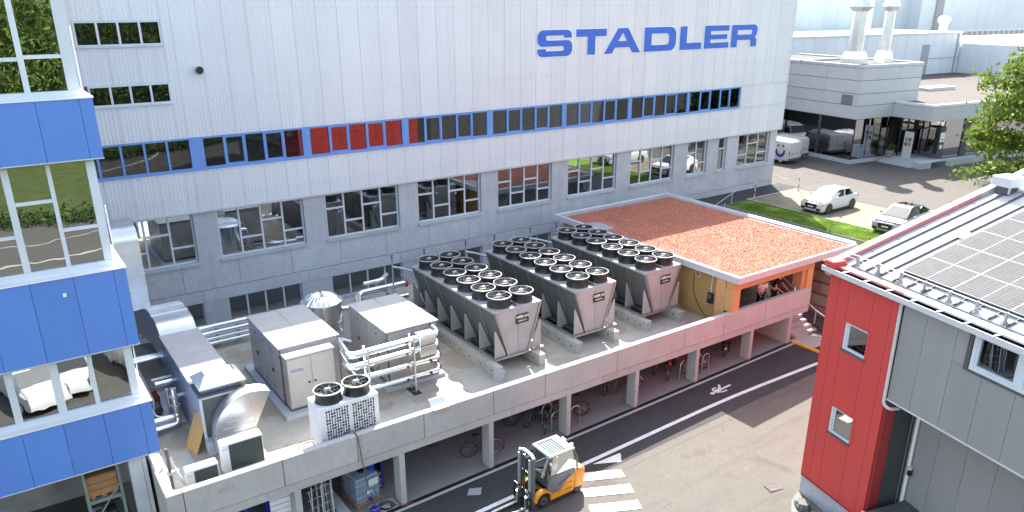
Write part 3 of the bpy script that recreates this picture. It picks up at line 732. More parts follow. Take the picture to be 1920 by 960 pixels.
# walls of thin horizontal slats
def slats(x, y0, y1, z0, z1, axis='y', pitch=.072):
    m = MB(); z = z0
    while z < z1 - .03:
        if axis == 'y': m.box(x - .025, x, y0, y1, z, z + pitch - .02)
        else: m.box(y0, y1, x - .025, x, z, z + pitch - .02)
        z += pitch
    return m
part('wall', MB().box(26.02, 26.2, -15.1, -3.4, DK, 6.545), M_plain('slat wall backing', (.12, .07, .03), .8), pv)
part('wall_slats', slats(26.0, -14.85, -3.4, DK + .02, 6.53), TIMBER, pv, kind='stuff')
part('wall', MB().box(26.2, 33.6, -3.6, -3.4, DK, 6.545), INT, pv); part('wall', MB().box(33.4, 33.6, -11.5, -3.6, DK, 6.545), INT, pv)
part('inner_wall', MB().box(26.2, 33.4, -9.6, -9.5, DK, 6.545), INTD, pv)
part('floor', MB().box(26.2, 31.2, -15.66, -3.6, DK + .002, DK + .03), INTF, pv)
part('post', MB().bbox(25.58, 26.06, -15.88, -15.42, 5.18, 6.19, .01), TIMBERV, pv); part('post', MB().bbox(25.60, 26.0, -15.40, -14.87, 4.27, 6.54, .01), TIMBERV, pv)
part('post', MB().bbox(30.87, 31.30, -15.88, -15.42, 5.18, 6.19, .01), TIMBERV, pv); part('post', MB().bbox(30.55, 30.86, -15.8, -15.3, 5.18, 6.19, .01), TIMBERV, pv)
part('beam', MB().bbox(25.58, 31.30, -15.89, -15.45, 6.192, 6.543, .01), TIMBERV, pv)
part('side_beam', MB().box(31.0, 31.28, -15.44, -3.6, 6.25, 6.543), TIMBERV, pv)
part('downpipe', MB().cyl((25.86, -14.82, DK), (25.86, -14.82, 6.54), .05, 10), WHITE, pv, 40)
t = thing('wall_charger', 'black wall charger box with hanging cable on the slatted pavilion wall', 'charger', (25.97, -14.35, 5.35))
part('box', MB().bbox(-.14, 0, -.16, .16, -.25, .25, .04), BLACK, t); part('face_plate', MB().box(-.146, -.141, -.10, .10, -.02, .18), DGREY, t)
part('conduit', MB().cyl((-.03, 0, .25), (-.03, 0, 1.17), .02, 6), WHITE, t)
part('cable', MB().tube([(-.05, 1.05, 1.0), (-.06, 1.1, .3), (-.07, .95, -.2), (-.06, .5, -.75), (-.07, .1, -.98)], .014, 5, .3), BLACK, t)
part('cable_reel', MB().torus((-.05, .85, .92), (1, 0, 0), .17, .02, 16, 5), LGREY, t)
bt = thing('bottle', 'small pale bottle standing on the pavilion sill', 'bottle', (30.2, -15.75, 5.18))
part('body', MB().lathe([(.0, 0), (.035, 0), (.035, .14), (.014, .19), (.014, .24), (0, .24)], n=10), WHITEF, bt, 40); part('cap', MB().cyl((0, 0, .24), (0, 0, .265), .016, 8), LOGOB, bt)
t = thing('parasol_stand', 'dark folded parasol on a thin pole inside the pavilion', 'parasol', (30.75, -14.2, DK + .03))
part('base', MB().cyl((0, 0, 0), (0, 0, .06), .25, 14), DGREY, t); part('pole', MB().cyl((0, 0, .06), (0, 0, 1.9), .025, 8), DGREY, t)
m = MB()
for k in range(6): a = k * pi / 3; m.tube([(0, 0, 1.75), (.16 * cos(a), .16 * sin(a), 1.35), (.10 * cos(a), .10 * sin(a), 1.05)], [.02, .07, .03], 5)
part('folded_canopy', m, CLOTHB, t)
for k, (x, y) in enumerate(((27.0, -14.4), (27.6, -12.6), (31.6 - 1.4, -12.9))):
    t = thing('chair', ('dark chair inside the pavilion nearest the slatted wall', 'dark chair deep in the shaded pavilion', 'dark chair at the right end of the shaded pavilion')[k], 'chair', (x, y, DK + .03), .5 * k, 'chairs inside the pavilion')
    part('seat', MB().bbox(-.23, .23, -.23, .23, .42, .47, .01), DGREY, t); part('backrest', MB().box(-.22, .22, .2, .24, .5, .9), DGREY, t)
    for sx in (-.2, .2):
        for sy in (-.2, .2): part('leg', MB().cyl((sx, sy, 0), (sx, sy, .42), .015, 6), DSTEEL, t)

# ------------------------------------------------------------------ stairs and stone wall at the end of the shelter, upper steps by the hall
st = thing('stairs', 'sunlit concrete steps climbing beside the end of the bike shelter', 'stairs')
for i in range(12):
    y = -15.85 + .30 * i; z = 2.6 + .155 * (i + 1); part('step', MB().bbox(30.66, 32.32, y, y + (.32 if i < 11 else 2.5), 2.3, z, .012), CONCW, st)
part('landing', MB().quad((30.2, -17.0, 2.605), (32.6, -17.0, 2.605), (32.6, -15.8, 2.605), (30.2, -15.8, 2.605)), CONCW, st)
hr = thing('handrail', 'galvanised handrail along the steps beside the stone block wall', 'railing')
part('rail', MB().tube([(32.42, -12.8, 5.1), (32.42, -15.55, 3.62), (32.42, -16.1, 3.45)], .028, 8, .1), LGREY, hr, 60)
for y, z in ((-15.6, 3.6), (-13.2, 4.85)): part('post', MB().cyl((32.42, y, 2.5), (32.42, y, z), .022, 8), LGREY, hr, 40)
m = gravel(900, lambda: (rg.uniform(32.5, 33.15), rg.uniform(-16.4, -12)), .09, 2.7)
part('dark_gravel', m, M_plain('dark gravel stones', (.10, .10, .105), .9, 0, .4, 9), None, kind='stuff'); 
struct('planting_strip', MB().prism([(-17, 2.55), (-11, 4.2), (-11, 2.0), (-17, 2.0)], 32.4, 33.2, 'yz'), M_plain('dark gravel bed', (.07, .07, .072), .9, 0, .3, 9))
sw = thing('stone_wall', 'stepped retaining wall of large brown stone blocks behind the pavilion corner', 'wall')
for c in range(6):
    z0 = 2.35 + .56 * c; xo = 33.15 + .16 * c; y = -18.0 + (.55 if c % 2 else 0)
    while y < -3:
        L = rg.uniform(1.0, 1.6)
        part('block', MB().bbox(xo + rg.uniform(-.03, .03), xo + .75, y, y + L - .03, z0, z0 + .53 + rg.uniform(-.02, .01), .03), STONE, sw); y += L
part('backfill', MB().box(34.6, 36.3, -40, -3, 2.0, 4.87), STONE, sw); part('backfill', MB().box(33.9, 34.6, -17.5, -3.2, 2.0, 4.6), STONE, sw)
ls = thing('steps', 'shaded concrete steps beside the hall wall going down from the upper lot', 'stairs')
for i in range(7):
    part('step', MB().bbox(40.6 - .33 * i - (2.5 if i == 6 else .34), 40.6 - .33 * i, -2.35, .05, 3.2, 4.86 - .155 * i - .1, .01), CONCW, ls)
for y, lab in ((-2.3, 'outer'), (-.10, 'inner')):
    h = thing('stair_rail', 'thin metal handrail on the grass side of the shaded steps' if y < -1 else 'thin metal handrail fixed along the hall wall above the shaded steps', 'railing')
    part('rail', MB().tube([(42.0, y, 5.85), (38.2, y, 4.45)], .022, 6), LGREY, h)
    for x, z in ((41.6, 5.7), (38.6, 4.6)): part('post', MB().cyl((x, y, z - 1.1), (x, y, z), .02, 6), LGREY, h)
# ------------------------------------------------------------------ dry coolers
RIMM = M_plain('fan rim grey', (.36, .36, .355), .5)
def fan(parent, x, y, z, R=.5, h=.40, shroud=None, rim=None, guard=True):
    f = part('fan', MB().lathe([(R * .99, 0), (R * .93, .05), (R * .9, h * .5), (R * .93, h * .8), (R * 1.0, h), (R * .97, h + .005), (R * .86, h * .8), (R * .85, .03)], n=22), shroud or BLACK, parent, 50, loc=(x, y, z))
    part('rim', MB().torus((0, 0, h), (0, 0, 1), R * .965, .026, 24, 6), rim or RIMM, f, 60)
    m = MB()
    for k in range(5):
        a = k * 2 * pi / 5 + .3; r0, r1 = .10, R * .82
        pts = []
        for (r, da, zz) in ((r0, -.22, .10), (r1, -.20, .13), (r1, .30, .05), (r0, .32, .02)): pts.append((r * cos(a + da), r * sin(a + da), h * .35 + zz))
        m.add(pts, [(0, 1, 2, 3)])
    part('blades', m, DGREY, f); part('hub', MB().cyl((0, 0, h * .2), (0, 0, h * .82), .11, 12), DGREY, f, 40)
    if guard:
        g = MB()
        for k in range(3): g.torus((0, 0, h - .03), (0, 0, 1), R * (.3 + .2 * k), .0035, 20, 4)
        for k in range(8): a = k * pi / 4 + .2; g.tube([(.08 * cos(a), .08 * sin(a), h + .01), (R * .95 * cos(a), R * .95 * sin(a), h - .01)], .004 if k % 3 else .008, 4)
        part('guard', g, DGREY, f); part('motor_cap', MB().bbox(-.10, .10, -.06, .06, h - .02, h + .05, .02), MGREY, f)
    return f
def cooler():
    c = thing('dry_cooler', '', 'cooler')
    Wd, L, Ht = 2.25, 6.8, 2.0           # origin: front left foot, +y to the back
    i0, i1 = .62, Wd - .62
    part('top_deck', MB().bbox(-.02, Wd + .02, -.02, L + .02, Ht - .09, Ht, .015), COOLP, c)
    fp = [(i0, .0), (i1, 0), (Wd, Ht - .09), (0, Ht - .09)]
    for y in (0.0, L - .03):
        part('end_panel', MB().prism([(i0, 0), (Wd / 2 - .01, 0), (Wd / 2 - .01, Ht - .09), (0, Ht - .09)], y, y + .03), COOLP, c)
        part('end_panel', MB().prism([(Wd / 2 + .01, 0), (i1, 0), (Wd, Ht - .09), (Wd / 2 + .01, Ht - .09)], y, y + .03), COOLP, c)
    for s in (0, 1):
        P = (lambda x: x) if s == 0 else (lambda x: Wd - x)
        part('strut', MB().prism([(P(.10), Ht - .09), (P(.02), Ht - .09), (P(i0 - .02), 0), (P(i0 + .07), 0)], -.05, -.002), COOL, c)
    nb = 6; pb = L / nb
    for s in (0, 1):
        P = (lambda x: x) if s == 0 else (lambda x: Wd - x)
        for k in range(nb):
            y0 = pb * k + .03; y1 = pb * (k + 1) - .02
            part('coil', MB().add([(P(.03), y0, Ht - .1), (P(.03), y1, Ht - .1), (P(i0), y1, .05), (P(i0), y0, .05), (P(.10), y0, Ht - .1), (P(.10), y1, Ht - .1), (P(i0 + .07), y1, .05), (P(i0 + .07), y0, .05)], [(0, 1, 2, 3), (7, 6, 5, 4), (0, 3, 7, 4), (1, 5, 6, 2)]), COIL, c)
        for k in range(nb + 1):
            y = pb * k
            part('gusset', MB().prism([(P(0), .02), (P(0), 1.16), (P(.06), 1.18), (P(.56), .02)], y - .012 if k else y - .002, y + .012), COOLP, c)
            if k: part('coil_rail', MB().prism([(P(-.01), Ht - .09), (P(.05), Ht - .09), (P(i0 + .02), .03), (P(i0 - .04), .03)], y - .035, y + .035), COOL, c)
    part('base_rail', MB().box(-.06, .04, -.12, L, -.06, .02), COOL, c); part('base_rail', MB().box(Wd - .04, Wd + .06, -.12, L, -.06, .02), COOL, c)
    part('base_rail', MB().box(.04, Wd - .04, -.12, -.03, -.055, .015), COOL, c)
    for k in range(nb): part('cross_member', MB().box(.04, Wd - .04, pb * (k + 1) - .05, pb * (k + 1) + .02, -.05, .01), COOL, c)
    part('drip_tray', MB().box(.3, Wd - .3, .05, L - .05, -.02, -.005), DGREY, c)
    for k in range(6):
        for q in (0, 1): fan(c, .585 + 1.08 * q, pb * (k + .5), Ht)
    part('cable_duct', MB().bbox(Wd / 2 - .05, Wd / 2 + .05, .02, L - .5, Ht + .001, Ht + .09, .01), COOL, c)
    sgn = part('name_plate', MB().bbox(1.00, 1.62, -.045, -.002, 1.28, 1.66, .012), BLACK, c)
    part('lettering', xz(text2d('HEIM AG', .155, .003, .004, 1.0), 1.31, -.047, 1.55), WHITE, sgn)
    part('lettering', xz(text2d('Heizsysteme', .085, .003, .001, 1.0), 1.31, -.047, 1.38), WHITE, sgn)
    part('swoosh', xz(shapes2d([[(-.25, -.07), (-.1, -.02), (.12, .02), (.26, .09), (.10, -.01), (-.1, -.05)]], .001), 1.31, -.046, 1.45), GREEN, sgn)
    # header pipes at the back
    for s in (.55, 1.7): part('header_pipe', MB().tube([(s, L, 1.7), (s, L + .5, 1.7), (s, L + .5, .3)], .07, 8, .12), COOL, c, 50)
    return c
CZ = 4.79
c0 = cooler(); c0.location = (14.93, -13.12, CZ)
labs = ['grey dry cooler with twelve fans, nearest the silver pipes', 'grey dry cooler with twelve fans, middle one of the three', 'grey dry cooler with twelve fans, next to the pavilion']
c0['label'] = labs[0]; c0['group'] = 'dry coolers on the roof deck'
copy_tree(c0, (18.93, -13.12, CZ), 0, labs[1]); copy_tree(c0, (22.88, -13.12, CZ), 0, labs[2])
names = ['the first cooler', 'the middle cooler', 'the cooler by the pavilion']
hole = MB()
for i, cxx in enumerate((14.93, 18.93, 22.88)):
    for s, xo in ((0, -.33), (1, 1.72)):
        t = thing('block_row', 'concrete ballast blocks with holes under %s side of %s' % (('left', 'right')[s], names[i]), 'ballast', (cxx + xo, -13.75, DK), 0, 'ballast block rows under the coolers')
        y = 0; k = 0
        while y < 7.6:
            b = part('block', MB().bbox(0, .32, y, y + .78, 0, .47, .012), CONCB, t)
            part('hole', MB().cyl((-.004, y + .39, .24), (.02, y + .39, .24), .045, 10).cyl((.30, y + .39, .24), (.324, y + .39, .24), .045, 10), BLACK, b)
            y += .80; k += 1
t = thing('loose_plate', 'bent grey sheet plate leaning against the ballast block in front of the first cooler', 'plate', (14.50, -13.93, DK), .35)
part('sheet', MB().prism([(0, 0), (.02, 0), (.22, .5), (.20, .5)], -.25, .25, 'xz'), COOLP, t)
# riser pipes between hall and coolers
k = 0
for cxx in (14.93, 18.93, 22.88):
    for dx, lab in ((-.35, 'left'), (1.35, 'right')):
        t = thing('valve_riser', 'thin steel riser pipe with valve behind %s, %s of its pair' % (names[k], lab), 'pipe', (cxx + dx, -5.0, DK), 0, 'valve risers behind the coolers')
        part('riser', MB().cyl((0, 0, 0), (0, 0, 2.5), .045, 8), STEEL, t, 40); part('flange', MB().cyl((0, 0, 1.15), (0, 0, 1.27), .10, 10), STEEL, t, 40); part('valve', MB().cyl((0, 0, 2.5), (0, 0, 2.75), .035, 8).box(-.10, .10, -.015, .015, 2.72, 2.75), DSTEEL, t)
        part('branch', MB().tube([(0, 0, 2.2), (.35, -.35, 2.15), (.8, -1.2, 2.05)], .05, 8, .2), STEEL, t, 50); part('branch', MB().cyl((0, 0, .7), (-.0, 2.7, .7), .05, 8), STEEL, t, 40)
    k += 1
# ------------------------------------------------------------------ heat pump cabinets
def cabinet(x0, x1, y0, y1, z0, z1, label, side='left'):
    t = thing('heat_pump', label, 'heat pump', (x0, y0, z0), 0, 'heat pump cabinets on the deck')
    w, d, h = x1 - x0, y1 - y0, z1 - z0
    part('body', MB().box(.02, w - .02, .02, d - .02, .12, h - .05), CABIN, t); part('base', MB().box(.0, w, .0, d, 0, .12), DSTEEL, t)
    for i in range(2):
        for j in range(3): part('roof_panel', MB().bbox(i * w / 2 - (.03 if i == 0 else -.004), (i + 1) * w / 2 + (.03 if i else -.004), j * d / 3 - (.03 if j == 0 else -.004), (j + 1) * d / 3 + (.03 if j == 2 else -.004), h - .05, h, .008), CABIN, t)
    n = 4
    for k in range(n):
        a = k * d / n + .02; b = (k + 1) * d / n - .012
        dd = part('door', MB().bbox(-.005, .02, a, b, .14, h - .09, .006), CABIN, t); part('handle', MB().bbox(-.035, -.006, (b - .06) if k % 2 == 0 else (a + .03), (b - .03) if k % 2 == 0 else (a + .06), h * .45, h * .45 + .14, .008), BLACK, dd)
        for hz in (.35, h - .4): part('hinge', MB().cyl((-.012, a + .02, hz), (-.012, a + .02, hz + .10), .014, 6), BLACK, dd)
        part('door', MB().bbox(w - .02, w + .005, a, b, .14, h - .09, .006), CABIN, t)
    for k in range(2): part('front_panel', MB().bbox(k * w / 2 + .03, (k + 1) * w / 2 - .015, -.005, .02, .14, h - .09, .006), CABIN, t)
    for xx in (0, w - .05): part('corner_post', MB().box(xx, xx + .05, -.012, .03, .05, h - .05), DSTEEL, t)
    return t
def plinth(x0, x1, y0, y1, z0, z1, label):
    m = MB().bbox(x0, x1, y0, y1, z0, z1, .015); return tag(part('plinth', m, CONC), label, 'plinth')
plinth(6.80, 9.45, -12.2, -7.2, DK - .01, DK + .17, 'low concrete plinth under the left heat pump cabinet')
plinth(10.6, 13.15, -12.3, -8.4, DK - .01, DK + .14, 'low concrete plinth under the right heat pump cabinet')
hp = cabinet(7.05, 9.27, -11.35, -7.75, DK + .17, 6.68, 'beige grey heat pump cabinet with half shaded roof behind the white fan unit')
# control cabinet on its front
t = thing('control_cabinet', 'beige two door control cabinet mounted in front of the left heat pump', 'cabinet', (7.08, -11.92, DK + .2))
part('body', MB().box(.02, 1.74, .02, .54, .05, 2.0), CABIN, t); part('roof', MB().bbox(-.02, 1.78, -.03, .56, 2.0, 2.05, .01), CABIN, t)
for k in range(2):
    d = part('door', MB().bbox(.03 + .86 * k, .87 + .86 * k, -.006, .022, .10, 1.96, .006), CABIN, t); part('handle', MB().bbox(.72 + .22 * k, .80 + .22 * k, -.03, -.006, .92, .98, .006), BLACK, d)
part('label_strip', MB().box(.12, .58, -.012, -.006, 1.46, 1.56), M_plain('grey violet label', (.25, .24, .30), .4), t); part('base', MB().box(.0, 1.76, .0, .55, -.05, .05), DSTEEL, t)
cabinet(10.82, 12.98, -12.1, -8.65, DK + .14, 6.62, 'beige grey heat pump cabinet behind the stacked silver pipes')
# ------------------------------------------------------------------ buffer tank
t = thing('buffer_tank', 'shiny round insulated tank with ribbed dome between the cabinets', 'tank', (10.35, -6.9, DK))
R = .84; segs = 24
part('shell', MB().lathe([(R, .0), (R, 2.02), (R - .02, 2.03)], n=40), ALU, t, 40)
part('seam_band', MB().lathe([(R + .012, 1.20), (R + .012, 1.26)], n=40), ALU, t, 40); part('seam_band', MB().lathe([(R + .02, 1.98), (R + .02, 2.06), (R - .02, 2.07)], n=40), ALU, t, 40)
m = MB()
for k in range(segs):
    a0 = 2 * pi * k / segs; a1 = 2 * pi * (k + .94) / segs; pr = [(R + .015, 2.04), (.66, 2.22), (.4, 2.35), (.06, 2.43)]
    for (ra, za), (rb, zb) in zip(pr, pr[1:]):
        am = (a0 + a1) / 2
        m.add([(ra * cos(a0), ra * sin(a0), za), (ra * cos(am), ra * sin(am), za + .018), (rb * cos(am), rb * sin(am), zb + .018), (rb * cos(a0), rb * sin(a0), zb)], [(0, 1, 2, 3)])
        m.add([(ra * cos(am), ra * sin(am), za + .018), (ra * cos(a1), ra * sin(a1), za), (rb * cos(a1), rb * sin(a1), zb), (rb * cos(am), rb * sin(am), zb + .018)], [(0, 1, 2, 3)])
part('dome', m, ALU, t); part('dome_core', MB().lathe([(R, 2.03), (.65, 2.2), (.39, 2.33), (.05, 2.41)], n=24), DSTEEL, t)
part('vent_stub', MB().cyl((0, 0, 2.4), (0, 0, 2.62), .025, 8), STEEL, t)
part('connection_pipe', MB().tube([(R - .1, -.15, 1.55), (R + .35, -.2, 1.55), (R + .4, -.25, .4), (R + 1.0, -1.4, .4)], .12, 12, .22), ALU, t, 50)
part('connection_pipe', MB().tube([(-R + .1, .2, 1.6), (-R - .30, .25, 1.6), (-R - .3, .25, .3)], .10, 12, .2), ALU, t, 50)
part('connection_pipe', MB().tube([(.5, -.6, .35), (1.0, -1.6, .35)], .11, 12), ALU, t, 50)
# ------------------------------------------------------------------ stacked silver pipes in front of the right cabinet
t = thing('pipe_stack', 'four shiny insulated pipes stacked on thin stands in front of the right heat pump', 'pipes')
Y = -12.75
def bands(mb, pts, r, step=.95):
    for p, q in zip(pts, pts[1:]):
        p, q = Vector(p), Vector(q); L = (q - p).length; k = 1
        while k * step < L - .1: a = p + (q - p) * (k * step / L); d = (q - p).normalized() * .012; mb.cyl(a - d, a + d, r + .006, 14); k += 1
for i, (z, xl, xr, r) in enumerate(((6.38, 9.05, 12.66, .135), (5.93, 9.0, 12.66, .125), (5.40, 9.3, 12.72, .115), (4.88, 9.5, 12.72, .105))):
    pts = [(xl + (.25 if i < 2 else .1), -11.3, z + .02), (xl + .0, Y, z), (xr, Y, z), (xr + .02, -12.05, z + (.02 if i else -.05))]
    if i == 0: pts = [(9.28, -11.1, 6.40), (9.05, Y, z), (xr, Y, z), (xr + .02, -12.08, 6.40)]
    m = MB().tube(pts, r, 14, .32, 7); bands(m, pts[1:3], r); pp = part('pipe', m, ALU, t, 50)
    part('tag', MB().box(11.2, 11.32, Y - r - .003, Y - r + .002, z - .03, z + .03), BLACK, pp)
    if i < 2: part('valve_box', MB().bbox(11.75, 12.42, Y - .23, Y + .23, z - .24, z + .16, .01), ALU, t, 20)
    else: part('valve', MB().cyl((12.2, Y - r - .09, z + .02), (12.2, Y, z + .02), .05, 10), BLACK, t)
for x in (9.70, 11.52):
    part('stand', MB().box(x - .03, x + .03, Y - .19, Y - .15, DK, 6.56), STEEL, t); part('stand', MB().box(x - .03, x + .03, Y + .17, Y + .21, DK, 6.56), STEEL, t)
    for z in (6.2, 5.76, 5.24, 4.73): part('bracket', MB().box(x - .025, x + .025, Y - .148, Y + .168, z, z + .03), STEEL, t)
    part('foot_pad', MB().box(x - .16, x + .16, Y - .32, Y - .02, DK, DK + .02), RUBBER, t); part('foot_pad', MB().box(x - .16, x + .16, Y + .04, Y + .34, DK, DK + .02), RUBBER, t)
# pipes along the hall wall behind the cabinets
t = thing('wall_pipes', 'bundle of shiny pipes running along the hall between duct and left cabinet', 'pipes')
for z, r in ((5.2, .11), (4.95, .11), (4.72, .07), (4.52, .09)): part('pipe', MB().cyl((5.4, -4.3 - (5.2 - z) * .3, z), (7.9, -4.3 - (5.2 - z) * .3, z), r, 12), ALU, t, 50)
for x in (5.7, 6.6, 7.5): part('bracket', MB().box(x - .04, x + .04, -4.2, -4.1, DK, 5.3), STEEL, t)
t = thing('header_pipes', 'shiny bent header pipes behind the right cabinet near the first cooler', 'pipes')
part('pipe', MB().tube([(12.2, -6.5, 4.9), (12.9, -4.6, 5.35), (15.4, -4.6, 5.35)], .15, 14, .4), ALU, t, 50)
part('pipe', MB().tube([(12.8, -7.5, 4.7), (13.6, -5.2, 4.95), (15.2, -5.2, 4.95)], .13, 14, .4), ALU, t, 50)
part('pipe', MB().tube([(13.4, -4.2, 5.6), (14.3, -4.2, 5.6), (14.9, -3.6, 5.6)], .11, 12, .3), ALU, t, 50)
part('red_flange', MB().cyl((15.35, -4.6, 5.35), (15.48, -4.6, 5.35), .18, 12), REDP, t); part('frame', MB().box(13.2, 13.28, -5.6, -4.0, DK, 5.0), STEEL, t); part('frame', MB().box(14.6, 14.68, -5.6, -4.0, DK, 5.0), STEEL, t)
# ------------------------------------------------------------------ ventilation ducts
t = thing('wall_duct', 'big rectangular galvanised duct bending down the hall wall beside the blue tower', 'duct')
dx0, dx1 = 3.62, 4.62
prof = [(.1, 9.25)] + [(-.55 + 0 - .75 * sin(radians(a)), 8.5 + .75 * cos(radians(a))) for a in range(0, 91, 15)] + [(-1.3, 5.7), (-1.3, 5.45), (-.35, 5.45), (-.35, 8.25), (.1, 8.25)]
part('bend', MB().prism(prof, dx0, dx1, 'yz'), GALV, t, 35)
for z in (8.4, 7.1, 6.4, 5.5): part('flange', MB().box(dx0 - .02, dx1 + .02, -1.325, -.34, z - .012, z + .012), GALV, t)
# slanted transition down and forward to the box duct
pr = [(-.35, 5.45), (-1.3, 5.45)] + [(-3.9, 5.95), (-4.75, 6.05), (-5.35, 5.95)] + [(-6.1 - .55 * sin(radians(a)), 5.45 + .55 * cos(radians(a))) for a in (20, 50, 80)] + [(-6.55, 4.6), (-.9, 4.6)]
t2 = thing('duct_bend', 'shaded ribbed galvanised duct bend leading from the wall duct to the box duct', 'duct')
part('casing', MB().add([(3.62, -.35, 5.45), (4.62, -.35, 5.45), (4.62, -1.3, 5.45), (3.62, -1.3, 5.45), (4.05, -3.9, 6.45), (5.35, -3.9, 6.45), (5.35, -3.9, 4.9), (4.05, -3.9, 4.9), (3.62, -.5, 4.7), (4.62, -.5, 4.7)], [(0, 1, 9, 8), (0, 3, 2, 1), (3, 4, 5, 2), (8, 9, 6, 7), (0, 8, 7, 4, 3), (1, 2, 5, 6, 9), (4, 7, 6, 5)]), GALV, t2)
hp_ = [(-3.9, 6.45), (-4.6, 6.62), (-5.3, 6.62)] + [(-5.9 - 1.0 * sin(radians(a)), 5.62 + 1.0 * cos(radians(a))) for a in range(0, 76, 15)] + [(-6.9, 5.0), (-3.9, 5.0)]
part('hood', MB().prism(hp_, 4.03, 5.36, 'yz'), GALV, t2, 35)
for y, z in ((-3.92, 6.45), (-4.6, 6.62), (-5.4, 6.63)): part('rib', MB().box(4.0, 5.39, y - .03, y + .03, z - .05, z + .04), GALV, t2)
t = thing('box_duct', 'long box duct with bright lid and louvred cowl on the deck left of the cabinets', 'duct')
part('casing', MB().box(4.04, 5.36, -12.55, -6.7, 4.75, 6.2), DSTEEL, t)
part('lid', MB().bbox(3.98, 5.42, -11.3, -8.95, 6.2, 6.26, .015), CABIN, t); part('lid', MB().bbox(3.98, 5.42, -8.94, -6.7, 6.2, 6.258, .015), CABIN, t); part('lid', MB().box(4.0, 5.40, -12.58, -11.31, 6.2, 6.24), DSTEEL, t)
for k in range(6): part('side_panel', MB().bbox(4.015, 4.05, -12.5 + .97 * k, -11.56 + .97 * k, 4.8, 6.15, .008), COOLP, t)
part('corner_trim', MB().box(4.0, 4.08, -12.6, -12.54, 4.6, 6.2), WHITEF, t); part('corner_trim', MB().box(4.1, 5.36, -12.6, -12.552, 6.14, 6.2), LGREY, t)
cw = part('cowl', MB().add([(4.15, -12.45, 6.24), (5.45, -12.45, 6.24), (5.45, -11.4, 6.24), (4.15, -11.4, 6.24), (4.05, -12.55, 6.46), (5.55, -12.55, 6.46), (5.55, -11.3, 6.46), (4.05, -11.3, 6.46), (4.35, -12.15, 6.74), (5.3, -12.15, 6.74), (5.3, -11.7, 6.74), (4.35, -11.7, 6.74)], [(0, 1, 5, 4), (1, 2, 6, 5), (2, 3, 7, 6), (3, 0, 4, 7), (4, 5, 9, 8), (5, 6, 10, 9), (6, 7, 11, 10), (7, 4, 8, 11)]), GALV, t)
part('slot', MB().box(4.38, 5.27, -12.12, -11.73, 6.68, 6.70), BLACK, cw)
for k in range(5): part('louvre', MB().prism([(-12.1 + .08 * k, 6.70), (-12.09 + .08 * k, 6.70), (-12.04 + .08 * k, 6.745), (-12.05 + .08 * k, 6.745)], 4.38, 5.27, 'yz'), GALV, cw)
part('support', MB().box(4.0, 4.3, -12.9, -6.5, DK, 4.74), CONC, t); part('support', MB().box(5.1, 5.38, -12.9, -6.5, DK, 4.74), CONC, t)
t = thing('elbow_duct', 'big quarter round sheet metal elbow duct in sun beside the box duct', 'duct')
ex, ez, er = 5.50, 4.98, 1.28
qp = [(ex, ez)] + [(ex - er * cos(radians(a)), ez + er * sin(radians(a))) for a in range(0, 91, 9)]
part('elbow', MB().prism(qp, -13.15, -12.6), GALV, t, 30)
qp = [(ex + .005, ez)] + [(ex + er * sin(radians(a)), ez + er * cos(radians(a))) for a in (0, 10, 20, 28)]
part('outlet', MB().prism(qp, -13.15, -12.6), GALV, t, 30)
m = MB()
for k in range(4): m.box(ex - 1.0 + .1 * k, ex - .08, -13.168, -13.148, ez + .18 + .2 * k, ez + .22 + .2 * k)
part('crease', m, GALV, t)
part('outlet_frame', MB().box(ex - .015, ex + .015, -13.17, -12.58, ez, ez + er + .02), GALV, t); part('base_collar', MB().bbox(4.2, 5.52, -13.18, -12.58, 4.45, 4.97, .01), GALV, t)
part('leg', MB().cyl((4.3, -13.2, DK), (4.3, -13.2, 4.5), .02, 6), STEEL, t); part('leg', MB().cyl((5.45, -13.2, DK), (5.45, -13.2, 4.5), .02, 6), STEEL, t)
t = thing('wooden_board', 'orange brown wooden board leaning against the box duct', 'board', (3.5, -12.0, DK), .25)
part('plank', MB().box(0, .03, -.62, .0, 0, 1.25, Matrix.Rotation(.42, 4, 'Y')), WOODB, t); part('plank', MB().box(0, .03, .006, .12, 0, 1.25, Matrix.Rotation(.42, 4, 'Y')), WOODB, t)
# pump and pipe group left of the box duct
t = thing('pump_pipes', 'tangle of steel pipes with red brown pump left of the box duct', 'pipes')
for pts, r in (([(3.5, -9.9, DK + .3), (3.5, -9.9, 5.55)], .07), ([(3.62, -10.4, DK + .2), (3.62, -10.4, 5.75)], .11), ([(2.6, -10.4, DK + .45), (3.62, -10.4, DK + .45)], .10), ([(2.6, -10.55, DK + .2), (3.6, -10.5, DK + .2), (3.62, -10.4, DK + .6)], .10), ([(2.75, -7.4, 5.4), (2.85, -9.4, 5.2), (3.0, -10.0, DK + .35), (3.5, -10.1, DK + .35)], .06), ([(3.1, -6.6, 5.0), (3.1, -9.2, 4.9), (3.05, -9.4, DK + .2)], .06), ([(3.3, -8.0, 5.1), (4.0, -8.0, 5.1)], .09), ([(3.3, -8.8, 5.3), (4.05, -8.8, 5.3)], .10), ([(3.6, -9.7, 5.1), (4.05, -9.7, 5.1)], .10), ([(2.5, -6.2, 5.2), (4.1, -6.2, 5.2)], .10), ([(2.5, -5.6, 5.0), (4.1, -5.6, 5.0)], .10), ([(2.5, -5.0, 4.8), (4.1, -5.0, 4.8)], .10), ([(2.9, -4.4, 5.3), (2.9, -7.2, 5.3), (2.9, -7.4, DK)], .08)):
    part('pipe', MB().tube(pts, r, 10, .18), STEEL if r < .1 else ALU, t, 50)
for z in (4.7, 5.05, 5.4): part('flange', MB().cyl((3.62, -10.4, z), (3.62, -10.4, z + .08), .16, 12), STEEL, t, 40)
